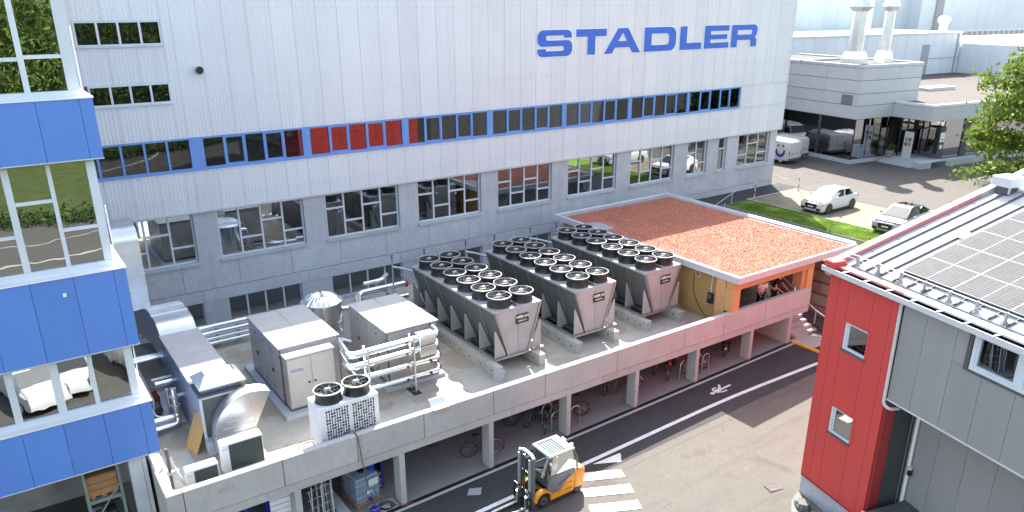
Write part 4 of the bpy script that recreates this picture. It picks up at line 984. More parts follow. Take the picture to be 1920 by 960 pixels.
part('pump_body', MB().lathe([(0, 0), (.22, 0), (.24, .25), (.16, .45), (.16, .6), (0, .6)], (3.2, -8.4, DK + .1), 14), DRUM, t, 40); part('pump_motor', MB().cyl((3.2, -8.9, DK + .3), (3.2, -9.4, DK + .3), .15, 12), DSTEEL, t, 40)
part('skid', MB().box(2.7, 3.9, -10.3, -7.4, DK, DK + .08), STEEL, t)
# ------------------------------------------------------------------ white air conditioners along the parapet
t = thing('fan_unit', 'white outdoor unit with grid front and two black fans on top', 'air conditioner', (6.92, -15.3, DK))
part('cabinet', MB().bbox(0, 2.03, 0, 1.0, .05, 1.86, .015), WHITE, t); part('foot', MB().box(.1, .4, .05, .95, 0, .05), DSTEEL, t); part('foot', MB().box(1.6, 1.9, .05, .95, 0, .05), DSTEEL, t)
fan(t, .53, .5, 1.86, .46, .36, BLACK, LGREY); fan(t, 1.5, .5, 1.86, .46, .36, BLACK, LGREY)
for k in range(2):
    m = MB(); gx0, gx1 = .20 + .90 * k, .98 + .90 * k; nx, nz = 9, 15; wx = (gx1 - gx0) / nx; wz = 1.55 / nz
    for i in range(nx):
        for j in range(nz):
            if (i // 2 + j // 2) % 2: m.box(gx0 + wx * i + .01, gx0 + wx * (i + 1) - .008, -.004, .01, .2 + wz * j + .018, .2 + wz * (j + 1) - .018)
            else: m.box(gx0 + wx * i + .028, gx0 + wx * (i + 1) - .026, -.004, .01, .2 + wz * j + .004, .2 + wz * (j + 1) - .004)
    part('grille_opening', m, BLACK, t, kind='stuff')
def ac(x, y, w, h, d, label):
    t = thing('ac_unit', label, 'air conditioner', (x, y, DK), 0, 'small white air conditioners at the parapet corner')
    part('case', MB().bbox(0, w, 0, d, .06, h, .02), WHITE, t); part('foot', MB().box(.1, .2, -.02, d + .02, 0, .06), DSTEEL, t); part('foot', MB().box(w - .2, w - .1, -.02, d + .02, 0, .06), DSTEEL, t)
    g = part('coil_face', MB().box(.22, w - .03, -.008, .01, .12, h - .06), M_plain('dark green coil', (.035, .06, .06), .5, 0, .1, 6), t)
    m = MB()
    for k in range(7): z = .16 + (h - .26) * k / 6; m.box(.22, w - .03, -.014, -.008, z, z + .012)
    for k in range(7): xx = .24 + (w - .29) * k / 6; m.box(xx, xx + .008, -.014, -.008, .12, h - .06)
    part('wire_guard', m, DSTEEL, g); part('side_label', MB().box(.03, .18, -.004, .002, h - .2, h - .14), LGREY, t)
    return t
ac(4.10, -14.32, 1.27, 1.08, .40, 'taller white air conditioner with dark coil face in front of the elbow duct')
ac(2.95, -14.75, .92, .82, .36, 'smaller white air conditioner in the parapet corner next to the tower')
# valves and hoses on the floor at the parapet
t = thing('valve_group', 'cluster of small valves with red handles on the deck beside the white fan unit', 'valves', (6.1, -15.05, DK))
for k in range(5):
    x = -.5 + .28 * k; part('valve', MB().cyl((x, 0, .0), (x, 0, .22), .05, 8).cyl((x - .12, .0, .12), (x + .12, 0, .12), .045, 8), STEEL, t, 40)
    part('handle', MB().cyl((x, 0, .22), (x, 0, .25), .08, 10), REDP if k < 3 else BLACK, t)
part('pipe', MB().tube([(-.9, .05, .1), (.9, .05, .1)], .04, 8), STEEL, t); part('pipe', MB().tube([(.2, .0, .2), (.2, .3, .5), (.7, .35, .5), (.7, .0, .3)], .025, 6, .1), STEEL, t)
t = thing('garden_hose', 'thin yellow green hose curving over the sunlit deck to the fan unit', 'hose')
part('hose', MB().tube([(6.9, -14.6, DK + .5), (6.5, -14.2, DK + .25), (5.9, -14.1, DK + .03), (5.6, -14.6, DK + .03), (5.5, -15.3, DK + .03), (5.2, -15.5, DK + .03)], .016, 5, .4, 8), M_plain('hose yellow green', (.42, .40, .10), .5), t, 60)
t = thing('yellow_cable', 'small heap of yellow cable between the two small air conditioners', 'cable', (4.0, -14.9, DK + .02))
for k in range(4): part('coil', MB().torus((.02 * k, .015 * k, .03 * k), (.2 * k - .3, .1, 1), .10 + .02 * k, .02, 14, 5), YELLOW, t)
t = thing('roof_post', 'thin dark post with cables rising beside the west parapet by the tower', 'post', (2.62, -14.1, DK))
part('post', MB().cyl((0, 0, 0), (0, 0, 1.4), .05, 8), DSTEEL, t, 40); part('bracket', MB().box(-.05, .25, -.05, .05, .5, .6), STEEL, t)
part('cable', MB().tube([(.05, -.2, 1.2), (.15, -.5, .6), (.25, -1.0, .06), (.35, -1.25, .04)], .03, 6, .3), STEEL, t); part('cable', MB().tube([(.1, -.1, .9), (.25, -.5, .4), (.4, -1.0, .06), (.5, -1.25, .04)], .03, 6, .3), LGREY, t)
m = thing('roof_mat', 'pale sheet lying on the deck next to the tower', 'sheet', (2.55, -14.6, DK)); part('sheet', MB().box(0, .95, 0, 2.6, .002, .02), CONCB, m)
# ------------------------------------------------------------------ blue tower
tw = thing('office_tower', 'tall office tower with blue panel bands and large reflecting windows at the left edge', 'building')
TY, TX = -14.0, 2.49
xs_ = [-8.73, -7.73, -6.73, -5.73, -4.73, -3.73, -2.73, -1.73, -.73, .24, 1.23, 2.18, TX]
for z0, z1 in ((14.32, 15.80), (9.10, 11.33), (5.61, 7.27)):
    for a, b in zip(xs_, xs_[1:]): part('blue_panel', MB().box(a + .005, b - .005, TY, TY + .06, z0, z1), BLUEP, tw)
    y = TY + .07
    while y < -1.2: part('blue_panel', MB().box(TX - .06, TX, y, min(y + 1.0, -1.0) - .01, z0, z1), BLUEP, tw); y += 1.0
    part('ledge', MB().box(-9, TX + .02, TY - .03, -13.50, z1 + .002, z1 + .035), WHITE, tw); part('ledge', MB().box(2.05, TX + .018, -13.498, -1.0, z1 + .002, z1 + .034), WHITE, tw)
    part('soffit', MB().box(-9, TX - .01, TY + .01, -1.0, z0 - .05, z0 - .005), DGREY, tw); part('drip_trim', MB().box(-9, TX + .005, TY - .012, TY + .01, z0 - .03, z0 - .002), LGREY, tw)
    part('floor_slab', MB().box(-9, 2.0, -13.4, -1, z0 + .1, z0 + .35), INTF, tw)
fx = M_plain('small white plate', (.8, .8, .8), .5)
part('fixing_plate', MB().box(.92, 1.0, TY - .02, TY - .001, 10.83, 10.93), fx, tw)
GY = -13.65
def glazing(z0, z1, vm, pieces):
    part('window_base', MB().box(-9, 2.28, GY - .05, GY + .10, z0 - .17, z0), WHITEF, tw)
    part('window_head', MB().box(-9, 2.28, GY - .02, GY + .10, z1, z1 + .1), WHITEF, tw)
    for a, b in vm: part('window_mullion', MB().box(a, b, GY - .03, GY + .09, z0, z1), WHITEF, tw)
    for (a, b, hs) in pieces:
        zs = [z0] + [h for h in hs] + [z1]
        for h0, h1 in hs_pairs(hs, z0, z1): part('window_pane', MB().box(a, b, GY + .03, GY + .04, h0, h1), GLASST, tw)
        for h in hs: part('transom', MB().box(a, b, GY - .015, GY + .08, h - .045, h + .045), WHITEF, tw)
def hs_pairs(hs, z0, z1):
    e = z0; out = []
    for h in hs: out.append((e, h - .045)); e = h + .045
    out.append((e, z1)); return out
def rep(base): # continue the mullion rhythm to the left, out of frame
    return base
glazing(15.98, 19.2, [(-1.1, -.95), (-.05, .08), (1.09, 1.22), (2.02, 2.28)], [(-.95, -.05, (16.78,)), (.08, 1.09, (16.76,)), (1.22, 2.02, (16.80,)), (-3, -1.1, (16.78,))])
glazing(11.53, 14.30, [(-1.0, -.88), (.20, .36), (1.17, 1.27), (2.07, 2.28)], [(-.88, .20, (12.49,)), (.36, 1.17, (13.30,)), (1.27, 2.07, (12.50,)), (-3, -1.0, (13.3,))])
glazing(7.45, 8.98, [(-1.85, -1.7), (-.80, -.62), (.22, .43), (1.14, 1.26), (2.07, 2.28)], [(-1.7, -.80, ()), (-.62, .22, ()), (.43, 1.14, ()), (1.26, 2.07, ()), (-3, -1.85, ())])
for z0, z1 in ((15.83, 19.2), (11.36, 14.27), (7.30, 9.05)):
    for k in range(6): part('side_window_mullion', MB().box(2.12, 2.27, -13.5 + 2.4 * k, -13.4 + 2.4 * k, z0, z1), WHITEF, tw); part('side_window_pane', MB().box(2.19, 2.2, -13.4 + 2.4 * k, -11.1 + 2.4 * k if k < 5 else -1, z0, z1), GLASST, tw)
for z in (7.4, 11.5, 16.0): part('sun_blind_track', MB().cyl((2.34, -13.62, z), (2.34, -13.62, z + 1.5), .015, 6), WHITE, tw)
part('interior_wall', MB().box(-9, 2, -8.6, -8.5, 1.7, 19.2), INT, tw); part('roof', MB().box(-9, 2.3, -13.7, -1, 19.2, 19.4), LGREY, tw)
for z0, z1 in ((15.98, 19.2), (11.53, 14.3), (7.45, 9.0)): part('curtain', MB().box(1.55, 2.0, -13.35, -13.3, z0, z1), M_plain('pale green curtain', (.40, .55, .50), .8), tw)
part('corner_column', MB().bbox(1.60, 1.95, -13.9, -13.5, 1.6, 5.56, .01), LGREY, tw); part('corner_plate', MB().box(1.958, 2.07, -13.88, -13.3, 1.6, 5.56), LGREY, tw)
part('side_wall', MB().box(1.95, 2.07, -13.28, -1, 1.6, 5.56), CONC, tw)
part('hall_floor', MB().box(-9, 1.6, -13.8, -2, 1.62, 1.70), M_plain('dark workshop floor', (.07, .075, .07), .5), tw); part('floor_stripe', MB().box(-.45, -.30, -13.75, -9.5, 1.704, 1.708), YELLOW, tw)
part('entry_post', MB().cyl((-.45, -12.4, 1.7), (-.45, -12.4, 3.1), .06, 10), YELLOW, tw)
yr = thing('hose_reel', 'round yellow reel with dark hub behind the middle tower window', 'reel', (1.52, -13.25, 12.98))
part('rim', MB().torus((0, 0, 0), (0, 1, .1), .17, .07, 20, 7), YELLOW, yr, 60); part('hub', MB().cyl((0, -.05, 0), (0, .05, 0), .11, 14), BLACK, yr); part('hub_cap', MB().cyl((0, -.07, 0), (0, -.05, 0), .04, 10), LGREY, yr)
rk = thing('storage_rack', 'green grey storage rack under the tower holding a wooden crate and tools', 'rack', (0, 0, 1.7))
RG = M_plain('green grey steel', (.22, .28, .25), .5)
for x in (.42, 1.33):
    for y in (-13.3, -12.2): part('upright', MB().box(x - .04, x + .04, y - .04, y + .04, 0, 3.75), RG, rk)
for z in (.6, 1.55, 2.45):
    part('shelf', MB().box(.38, 1.37, -13.3, -12.2, z, z + .05), RG, rk); part('beam', MB().box(.38, 1.37, -13.36, -13.31, z - .03, z + .08), RG, rk)
part('brace', MB().tube([(.44, -13.36, 1.7), (1.30, -13.36, 2.9)], .022, 5), RG, rk); part('brace', MB().tube([(1.30, -13.36, .6), (.44, -13.36, 1.5)], .022, 5), RG, rk)
cr = thing('wooden_crate', 'orange wooden crate on the upper shelf of the rack under the tower', 'crate', (.45, -13.25, 4.205))
for k in range(3): part('board', MB().box(0, .82, 0, .025, .10 + .22 * k, .30 + .22 * k), CRATE, cr)
part('side', MB().box(-.0, .03, .026, .8, .1, .75), CRATE, cr); part('side', MB().box(.79, .82, .026, .8, .1, .75), CRATE, cr); part('lid', MB().box(0, .82, 0, .8, .755, .78), CRATE, cr)
for k in range(3): part('foot', MB().box(.05 + .3 * k, .17 + .3 * k, 0, .8, 0, .1), CRATE, cr)
for i, (x, z, c, lab) in enumerate(((.5, 2.305, 5, 'grey toolbox'), (.9, 2.305, 2, 'black toolbox'), (.5, 3.305, 5, 'grey parts bin'), (.85, 3.305, 2, 'black parts bin'), (1.05, 2.305, 0, 'brown box'))):
    b = thing('tool_box', lab + ' on a shelf of the rack under the tower, %s' % ('lower shelf' if z < 3 else 'middle shelf'), 'box', (x, -13.2, z)); part('body', MB().bbox(0, .26, 0, .5, 0, .3, .02), IM[c], b); part('handle', MB().box(.05, .21, .2, .24, .3, .34), BLACK, b)

# ------------------------------------------------------------------ red and grey building, local frame: x inward, y along the wall away from the camera
RB_ = thing('workshop_building', 'red and grey panelled workshop with metal roof and solar panels on the right', 'building', (20.59, -23.36, 0), radians(-13.5))
part('plinth', MB().box(.04, 14, -2.62, -.02, 1.7, 3.02), CONC, RB_)
part('wall_core', MB().box(.09, 14, -2.7, -.06, 3.0, 10.3), DARKP, RB_); part('wall_core', MB().box(.5, 14, -16, -2.7, 7.1, 10.3), DARKP, RB_)
ry = [0, -.40, -.82, -1.74, -2.40, -2.72]
hol = [(-1.82, -.86, 8.05, 8.93), (-1.81, -.85, 5.14, 6.06)]
def redpanel(a, b, z0, z1): part('red_panel', MB().box(.0, .06, b + .006, a - .006, z0, z1), REDP, RB_)
for a, b in zip(ry, ry[1:]):
    if a <= -.8 and b >= -1.85:
        redpanel(a, b, 3.02, 5.10); redpanel(a, b, 6.10, 8.0); redpanel(a, b, 8.97, 10.32)
    else: redpanel(a, b, 3.02, 10.32)
part('base_flashing', MB().box(-.03, .05, -2.72, .0, 2.985, 3.016), M_plain('red flashing', (.30, .03, .035), .45), RB_)
for k in range(13): part('red_panel', MB().box(.065 + .95 * k, .95 * (k + 1) + .055, -.06, .0, 3.02, 10.32 + .28 * k), REDP, RB_)
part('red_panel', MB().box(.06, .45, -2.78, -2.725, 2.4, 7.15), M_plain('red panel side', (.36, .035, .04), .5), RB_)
for (a, b, z0, z1) in hol:
    part('window_reveal', MB().box(-.012, .2, a - .04, a, z0 - .05, z1 + .05).box(-.012, .2, b, b + .05, z0 - .05, z1 + .05).box(-.014, .2, a, b, z1, z1 + .05), REDP, RB_)
    part('window_sill', MB().box(-.04, .12, a, b + .03, z0 - .045, z0 - .005), DGREY, RB_)
    w = part('window', MB().box(.02, .10, a, a + .07, z0, z1).box(.02, .10, b - .1, b, z0, z1).box(.022, .098, a + .07, b - .1, z0, z0 + .08).box(.022, .098, a + .07, b - .1, z1 - .06, z1), WHITEF, RB_)
    part('sash', MB().box(.035, .09, b - .17, b - .11, z0 + .09, z1 - .07), WHITEF, w)
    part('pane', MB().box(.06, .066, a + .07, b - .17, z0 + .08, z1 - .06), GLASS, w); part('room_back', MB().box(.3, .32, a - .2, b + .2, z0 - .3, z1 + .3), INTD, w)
part('seat_cushion', MB().bbox(.12, .26, -1.75, -1.45, 5.2, 5.45, .05), ORANGE, RB_)
# grey storey overhanging, from y=-2.8 toward the camera
gy = [-2.80, -3.57, -4.50, -5.39, -6.30, -7.2, -8.1, -9.0, -9.9, -10.8, -11.7, -12.6]
def gp(a, b, z0, z1): part('grey_panel', MB().box(.0, .06, b + .005, a - .005, z0, z1), GREYP, RB_)
for a, b in zip(gy, gy[1:]):
    if -6.5 < b < -5.2: gp(a, b, 7.30, 9.25); gp(a, b, 10.30, 10.33)
    elif -7.3 < b < -6.5: gp(a, b, 7.3, 9.25)
    else: gp(a, b, 7.30, 10.33)
gp(-4.50, -4.855, 9.26, 10.29)
part('bottom_trim', MB().box(-.025, .2, -13, -2.78, 7.25, 7.295), LGREY, RB_); part('soffit', MB().box(.2, 1.4, -13, -2.7, 7.2, 7.25), DGREY, RB_)
part('downpipe', MB().tube([(-.06, -2.74, 10.3), (-.06, -2.76, 7.1), (-.02, -2.95, 7.02), (.3, -3.0, 7.0)], .05, 10, .12), LGREY, RB_, 50)
w = part('window', MB().box(-.02, .1, -9.0, -5.0, 9.27, 9.36).box(-.02, .1, -9.0, -5.0, 10.22, 10.29).box(-.018, .1, -5.1, -5.0, 9.36, 10.22).box(-.03, .1, -6.42, -6.22, 9.36, 10.22).box(-.03, .1, -7.8, -7.6, 9.36, 10.22), WHITEF, RB_)
for a, b in ((-6.22, -5.1), (-7.6, -6.42), (-9, -7.8)):
    part('sash', MB().box(-.0, .08, a, a + .07, 9.36, 10.22).box(-.0, .08, b - .07, b, 9.36, 10.22).box(.001, .079, a + .07, b - .07, 9.36, 9.42).box(.001, .079, a + .07, b - .07, 10.16, 10.22), WHITEF, w); part('pane', MB().box(.04, .046, a + .07, b - .07, 9.42, 10.16), GLASS, w)
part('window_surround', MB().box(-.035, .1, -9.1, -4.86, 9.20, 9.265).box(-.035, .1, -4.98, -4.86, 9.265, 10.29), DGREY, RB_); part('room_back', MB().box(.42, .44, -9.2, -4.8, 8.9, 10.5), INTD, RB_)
# recessed ground floor
part('recess_wall', MB().box(.46, 2.4, -2.79, -2.73, 1.6, 7.2), DARKP, RB_); part('recess_joint', MB().box(1.2, 1.22, -2.80, -2.785, 1.6, 7.2), MGREY, RB_)
yy = -2.8
for k in range(10): part('grey_panel', MB().box(1.30, 1.36, yy - .90 * (k + 1) + .005, yy - .90 * k - .005, 1.6, 7.2), GREYP, RB_)
part('downpipe', MB().tube([(1.22, -2.98, 7.2), (1.22, -2.98, 1.7)], .055, 10), WHITE, RB_, 50); part('rain_valve', MB().cyl((1.22, -3.02, 4.55), (1.22, -3.02, 4.85), .085, 10), LGREY, RB_, 50); part('valve_box', MB().box(1.1, 1.2, -3.16, -3.06, 4.6, 4.75), BLACK, RB_)
# roof: slope .29
SL = .29
RZ_ = lambda x: 10.46 + SL * x
def roof_sheet(x0, x1, y0, y1, dz0, dz1): return MB().prism([(x0, RZ_(x0) + dz0), (x1, RZ_(x1) + dz0), (x1, RZ_(x1) + dz1), (x0, RZ_(x0) + dz1)], y0, y1)
RFM = M_metal('matt roof sheet', (.80, .80, .80), .55, .04); RFP = M_plain('light roof sheet', (.50, .50, .50), .7, 0, .05, spec=.2)
part('roof_deck', roof_sheet(.25, 14, -16, -.05, -.12, -.02), DGREY, RB_)
for k in range(31): part('roof_sheet', roof_sheet(.30, 6.4, -.52 - .497 * (k + 1) + .006, -.52 - .497 * k - .006, -.018, .0), RFP, RB_)
for k in range(31): part('standing_seam', roof_sheet(.30, 6.4, -.52 - .497 * k - .022, -.52 - .497 * k + .022, .001, .06), M_plain('seam grey', (.09, .09, .09), .8), RB_)
for k in range(8): part('roof_sheet', roof_sheet(.28 + .98 * k, (.28 + .98 * (k + 1) - .035), -.475, -.165, -.016, .004), RFP, RB_)
for k in range(24): part('roof_sheet', roof_sheet(6.72, 14, -.15 - .66 * (k + 1) + .008, -.15 - .66 * k - .008, -.018, .0), RFP, RB_)
part('ridge_flashing', roof_sheet(6.42, 6.72, -16, -.5, .002, .06), LGREY, RB_)
part('verge_trim', roof_sheet(-.15, 5.6, -.14, .10, -.25, .16), M_plain('pale red verge', (.55, .20, .21), .45), RB_); part('verge_trim', roof_sheet(5.605, 14, -.14, .10, -.25, .16), RFP, RB_)
part('corner_box', MB().bbox(-.24, .25, -.30, .10, 10.32, 10.66, .02), REDP, RB_)
part('gutter', MB().box(-.30, -.27, -16, .12, 10.32, 10.47).box(-.268, -.04, -16, .12, 10.30, 10.33), LGREY, RB_); part('gutter_bed', MB().box(-.266, -.05, -16, .1, 10.335, 10.345), DGREY, RB_)
part('eave_trim', MB().box(-.05, .26, -2.72, -.3, 10.46, 10.52), M_plain('pale red verge', (.55, .20, .21), .45), RB_); part('eave_trim', MB().box(-.05, .26, -16, -2.725, 10.46, 10.515), LGREY, RB_)
for k in range(14): part('gutter_bracket', MB().box(-.29, -.03, -.75 - .82 * k, -.70 - .82 * k, 10.475, 10.50), WHITE, RB_)
sf = thing('snow_guard', 'double rail snow guard on brackets along the eave of the workshop roof', 'railing', (20.59, -23.36, 0), radians(-13.5))
for dz, dx in ((.16, .40), (.27, .42)): part('rail', MB().cyl((dx, -15, RZ_(dx) + dz), (dx, -.15, RZ_(dx) + dz), .018, 6), STEEL, sf)
for k in range(18): part('bracket', MB().box(.36, .46, -.55 - .80 * k - .02, -.55 - .80 * k + .02, RZ_(.4) + .0, RZ_(.4) + .30), MGREY, sf); part('clamp', MB().box(.30, .48, -.55 - .8 * k - .035, -.55 - .8 * k + .035, RZ_(.4), RZ_(.4) + .06), MGREY, sf)
sp_ = thing('solar_panels', 'field of dark solar panels with pale frames on the metal roof', 'solar panels', (20.59, -23.36, 0), radians(-13.5))
Mrot = Matrix.Translation((.74, -1.86, RZ_(.74) + .12)) @ Matrix.Rotation(-math.atan(SL), 4, 'Y')
pw, ph = 1.0, 1.66; me_p = None; rowlen = 5
for i in range(6):
    for j in range(8):
        x0 = i * (pw + .003); y0 = -(j + 1) * (ph + .008)
        p = part('panel', MB().box(x0, x0 + pw, y0, y0 + ph, 0, .035, Mrot), MGREY, sp_)
        for h in (0, 1): 
            f = MB().box(.012, pw - .012, .012 + h * (ph / 2), ph / 2 - .006 + h * (ph / 2 - .006), .0, .004)
            c = part('cells', f, PV, p); c.matrix_local = Mrot @ Matrix.Translation((x0, y0, .033))
part('mounting_rail', MB().box(-.05, 6.1, -13.4, -.02, -.06, -.03, Mrot), DSTEEL, sp_)
vt = thing('roof_vent', 'square white ventilation cowl near the ridge of the metal roof', 'vent', (20.59, -23.36, 0), radians(-13.5))
vx, vy = 6.0, .55 - .5
vx, vy = 6.25, -.45
part('base', MB().box(vx - .22, vx + .22, vy - .22, vy + .22, RZ_(vx) - .1, RZ_(vx) + .22), DGREY, vt); part('hood', MB().bbox(vx - .34, vx + .34, vy - .34, vy + .34, RZ_(vx) + .22, RZ_(vx) + .52, .02), LGREY, vt)
for sx in (-.2, .2): part('leg', MB().box(vx + sx - .03, vx + sx + .03, vy - .26, vy - .22, RZ_(vx), RZ_(vx) + .24), LGREY, vt)
t = thing('roof_hook', 'small metal roof hook between the standing seams', 'hook', (20.59, -23.36, 0), radians(-13.5)); part('plate', roof_sheet(3.1, 3.45, -1.75, -1.55, .06, .09), LGREY, t); part('eye', MB().torus((3.28, -1.65, RZ_(3.28) + .14), (0, 1, 0), .06, .015, 10, 5), DSTEEL, t)
# canopy with curved dark cover low at the right, stones and gravel at the red plinth
cp = thing('curved_canopy', 'dark curved cover over an opening beside the grey ground floor wall', 'canopy', (20.59, -23.36, 0), radians(-13.5))
arc_ = [(-3.0 - 2.4 * (1 - cos(radians(a))), 2.0 + 1.15 * sin(radians(a)) + .0) for a in range(90, -1, -9)]
pts = [(-3.05, 3.62)] + [(-3.05 - 2.1 * (k / 8), 3.62 - .9 * (k / 8) ** 2.2) for k in range(1, 9)]
part('cover', MB().prism(pts + [(p[0], p[1] - .04) for p in reversed(pts)], -.35, 1.28, 'yz'), M_plain('dark slate cover', (.085, .095, .10), .5, 0, .2, 5), cp, 40)
part('edge_trim', MB().tube([(-.36, p[0], p[1]) for p in pts], .02, 6), LGREY, cp); part('post', MB().box(-.38, -.30, -3.1, -2.98, 1.7, 3.62), LGREY, cp); part('dark_opening', MB().prism([(-3.1, 2.0)] + [(p[0], p[1] - .06) for p in pts] + [(-5.1, 2.0)], -.2, -.18, 'yz'), BLACK, cp)
part('knob', MB().cyl((-.45, -3.0, 2.65), (-.40, -3.0, 2.65), .08, 10), STEEL, cp)
bd = MB().prism([(0, 0), (-.1, -2.6), (-1.0, -2.9), (-1.9, -2.5), (-1.3, -1.2), (-.55, -.35)], 0, .02, 'xy', Matrix.Translation((20.59, -23.36, GZ(20) + .0)) @ Matrix.Rotation(radians(-13.5), 4, 'Z'))
struct('gravel_bed', bd, M_ground('dark chippings', (.10, .10, .10), (.24, .235, .22), big=3, wear=False))
BOULD = M_concrete('boulder stone', (.17, .165, .155), dirt=.5, scale=3)
for k, (x, y, s, lab) in enumerate(((19.5, -24.9, .42, 'flat topped boulder in the gravel bed below the red building'), (19.95, -24.0, .25, 'small pale stone in the gravel bed nearest the red building corner'), (18.85, -25.2, .35, 'boulder at the outer edge of the gravel bed, cut by the photo edge'))):
    m = MB(); n = 10
    rk2 = random.Random(k)
    for (rr_, zz) in ((1, 0), (1.05, .5), (.8, .95)): m.v += [(s * rr_ * rk2.uniform(.8, 1.15) * cos(2 * pi * i / n), s * rr_ * rk2.uniform(.8, 1.15) * sin(2 * pi * i / n), s * zz * rk2.uniform(.9, 1.1)) for i in range(n)]
    m.f += [(r * n + i, r * n + (i + 1) % n, (r + 1) * n + (i + 1) % n, (r + 1) * n + i) for r in range(2) for i in range(n)] + [tuple(range(2 * n, 3 * n))]
    o = part('boulder', m, BOULD, None, loc=(x, y, GZ(x))); tag(o, lab, 'stone')
# ------------------------------------------------------------------ upper lot
LZ = 4.90
struct('upper_lot', MB().quad((36.2, -70, LZ), (400, -70, LZ), (400, 150, LZ), (36.2, 150, LZ)), LOT)
struct('parking_bay', MB().quad((43.7, -30, LZ + .006), (49.2, -30, LZ + .006), (49.2, -1.95, LZ + .006), (43.7, -1.95, LZ + .006)), PAVE)
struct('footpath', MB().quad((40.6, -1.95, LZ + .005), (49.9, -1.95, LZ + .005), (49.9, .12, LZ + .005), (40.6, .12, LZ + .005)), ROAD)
tag(part('kerb', MB().box(43.62, 43.72, -30, -1.9, LZ - .2, LZ + .05), CONCW), 'low concrete kerb between lawn and paved parking bay', 'kerb')
tag(part('kerb', MB().box(43.72, 49.3, -2.0, -1.92, LZ - .2, LZ + .03), CONCW), 'kerb between paved parking bay and shaded footpath', 'kerb')
lw = MB().add([(36.3, -2.3, 4.85), (43.62, -2.3, LZ + .03), (43.62, -24, LZ + .03), (36.3, -24, 4.85)], [(0, 3, 2, 1)])
struct('lawn', lw, M_ground('lawn soil', (.09, .19, .015), (.17, .28, .03), big=1.5, wear=False))
def blades(n, fx, fy, fz, h, w):
    g = random.Random(11); m = MB()
    for _ in range(n):
        x, y = fx(g), fy(g); z = fz(x); hh = h * g.uniform(.5, 1.5) * (1 + .8 * mnoise.noise(Vector((x * .9, y * .9, 0)))); a = g.uniform(0, 6.28); ww = w * g.uniform(.7, 1.4); l = hh * g.uniform(.3, 1.0); b = g.uniform(0, 6.28)
        o = len(m.v); m.v += [(x - ww * cos(a), y - ww * sin(a), z), (x + ww * cos(a), y + ww * sin(a), z), (x + l * cos(b), y + l * sin(b), z + hh)]; m.f.append((o, o + 1, o + 2))
    return m
gr = part('grass', blades(60000, lambda g: g.uniform(40.3, 43.6), lambda g: g.uniform(-13.5, -2.35), lambda x: 4.86 + .03 * (x - 36) / 7.3, .07, .022), GRASS); gr['kind'] = 'stuff'
t = thing('lawn_edging', 'low fence of thin wire and short posts at the lower lawn edge', 'fence', (40.3, 0, 4.86))
for k in range(5): part('post', MB().cyl((0, -2.8 - 2.6 * k, 0), (0, -2.8 - 2.6 * k, .38), .035, 8), LGREY, t)
part('rail', MB().box(-.012, .012, -13.5, -2.5, .20, .30), MGREY, t)
for x, y, lab in ((48.9, -2.35, 'red and white marker post at the hall end of the paved parking bay'), (44.5, -1.9, 'red and white marker post at the lawn corner by the hall')):
    t = thing('marker_post', lab, 'post', (x, y, LZ))
    for k in range(5): part('band', MB().cyl((0, 0, .24 * k), (0, 0, .24 * (k + 1) - .002), .032, 8), (WHITE, REDP)[k % 2], t)
    part('foot', MB().cyl((0, 0, 0), (0, 0, .03), .10, 10), DSTEEL, t)
t = thing('chain', 'thin chain hanging between hall corner and marker post', 'chain'); part('links', MB().tube([(49.0, .0, 5.7), (48.95, -1.2, 5.5), (48.9, -2.35, 5.85)], .010, 5, .5), DSTEEL, t)
# ------------------------------------------------------------------ cars
def car_body(P, W2, name, mat, parent):
    """P: list of stations (x, z0, zbelt, zroof_or_None, half width) -> lofted hull"""
    m = MB(); n = len(P)
    for (x, zb, zs, w, tuck) in P:
        m.v += [(x, -w * .93, zb), (x, -w, zb + .12), (x, -w, (zb + zs) / 2 + .05), (x, -w * (.985 - tuck), zs - .05), (x, -w * (.93 - tuck), zs), (x, -w * .45, zs + .035), (x, w * .45, zs + .035), (x, w * (.93 - tuck), zs), (x, w * (.985 - tuck), zs - .05), (x, w, (zb + zs) / 2 + .05), (x, w, zb + .12), (x, w * .93, zb)]
    k = 12
    for i in range(n - 1): m.f += [(i * k + j, i * k + (j + 1) % k, (i + 1) * k + (j + 1) % k, (i + 1) * k + j) for j in range(k)]
    m.f += [tuple(range(k)), tuple(range((n - 1) * k, n * k))]; return part(name, m, mat, parent, 38)
def wheel(parent, x, y, r, side, rim=STEEL):
    w = part('wheel', MB().torus((0, 0, 0), (0, 1, 0), r - .085, .088, 22, 8).cyl((0, -.08, 0), (0, .08, 0), r - .1, 18), RUBBER, parent, 50, loc=(x, y, r))
    m = MB(); ys = side * .085
    for q in range(5): a = q * 2 * pi / 5; m.add([(.05 * cos(a - .8), ys, .05 * sin(a - .8)), ((r - .11) * cos(a - .16), ys, (r - .11) * sin(a - .16)), ((r - .11) * cos(a + .16), ys, (r - .11) * sin(a + .16)), (.05 * cos(a + .8), ys, .05 * sin(a + .8))], [(0, 1, 2, 3)])
    m.torus((0, ys * .9, 0), (0, 1, 0), r - .10, .016, 20, 5); m.cyl((0, ys, 0), (0, ys * 1.1, 0), .05, 10); part('rim', m, rim, w); return w
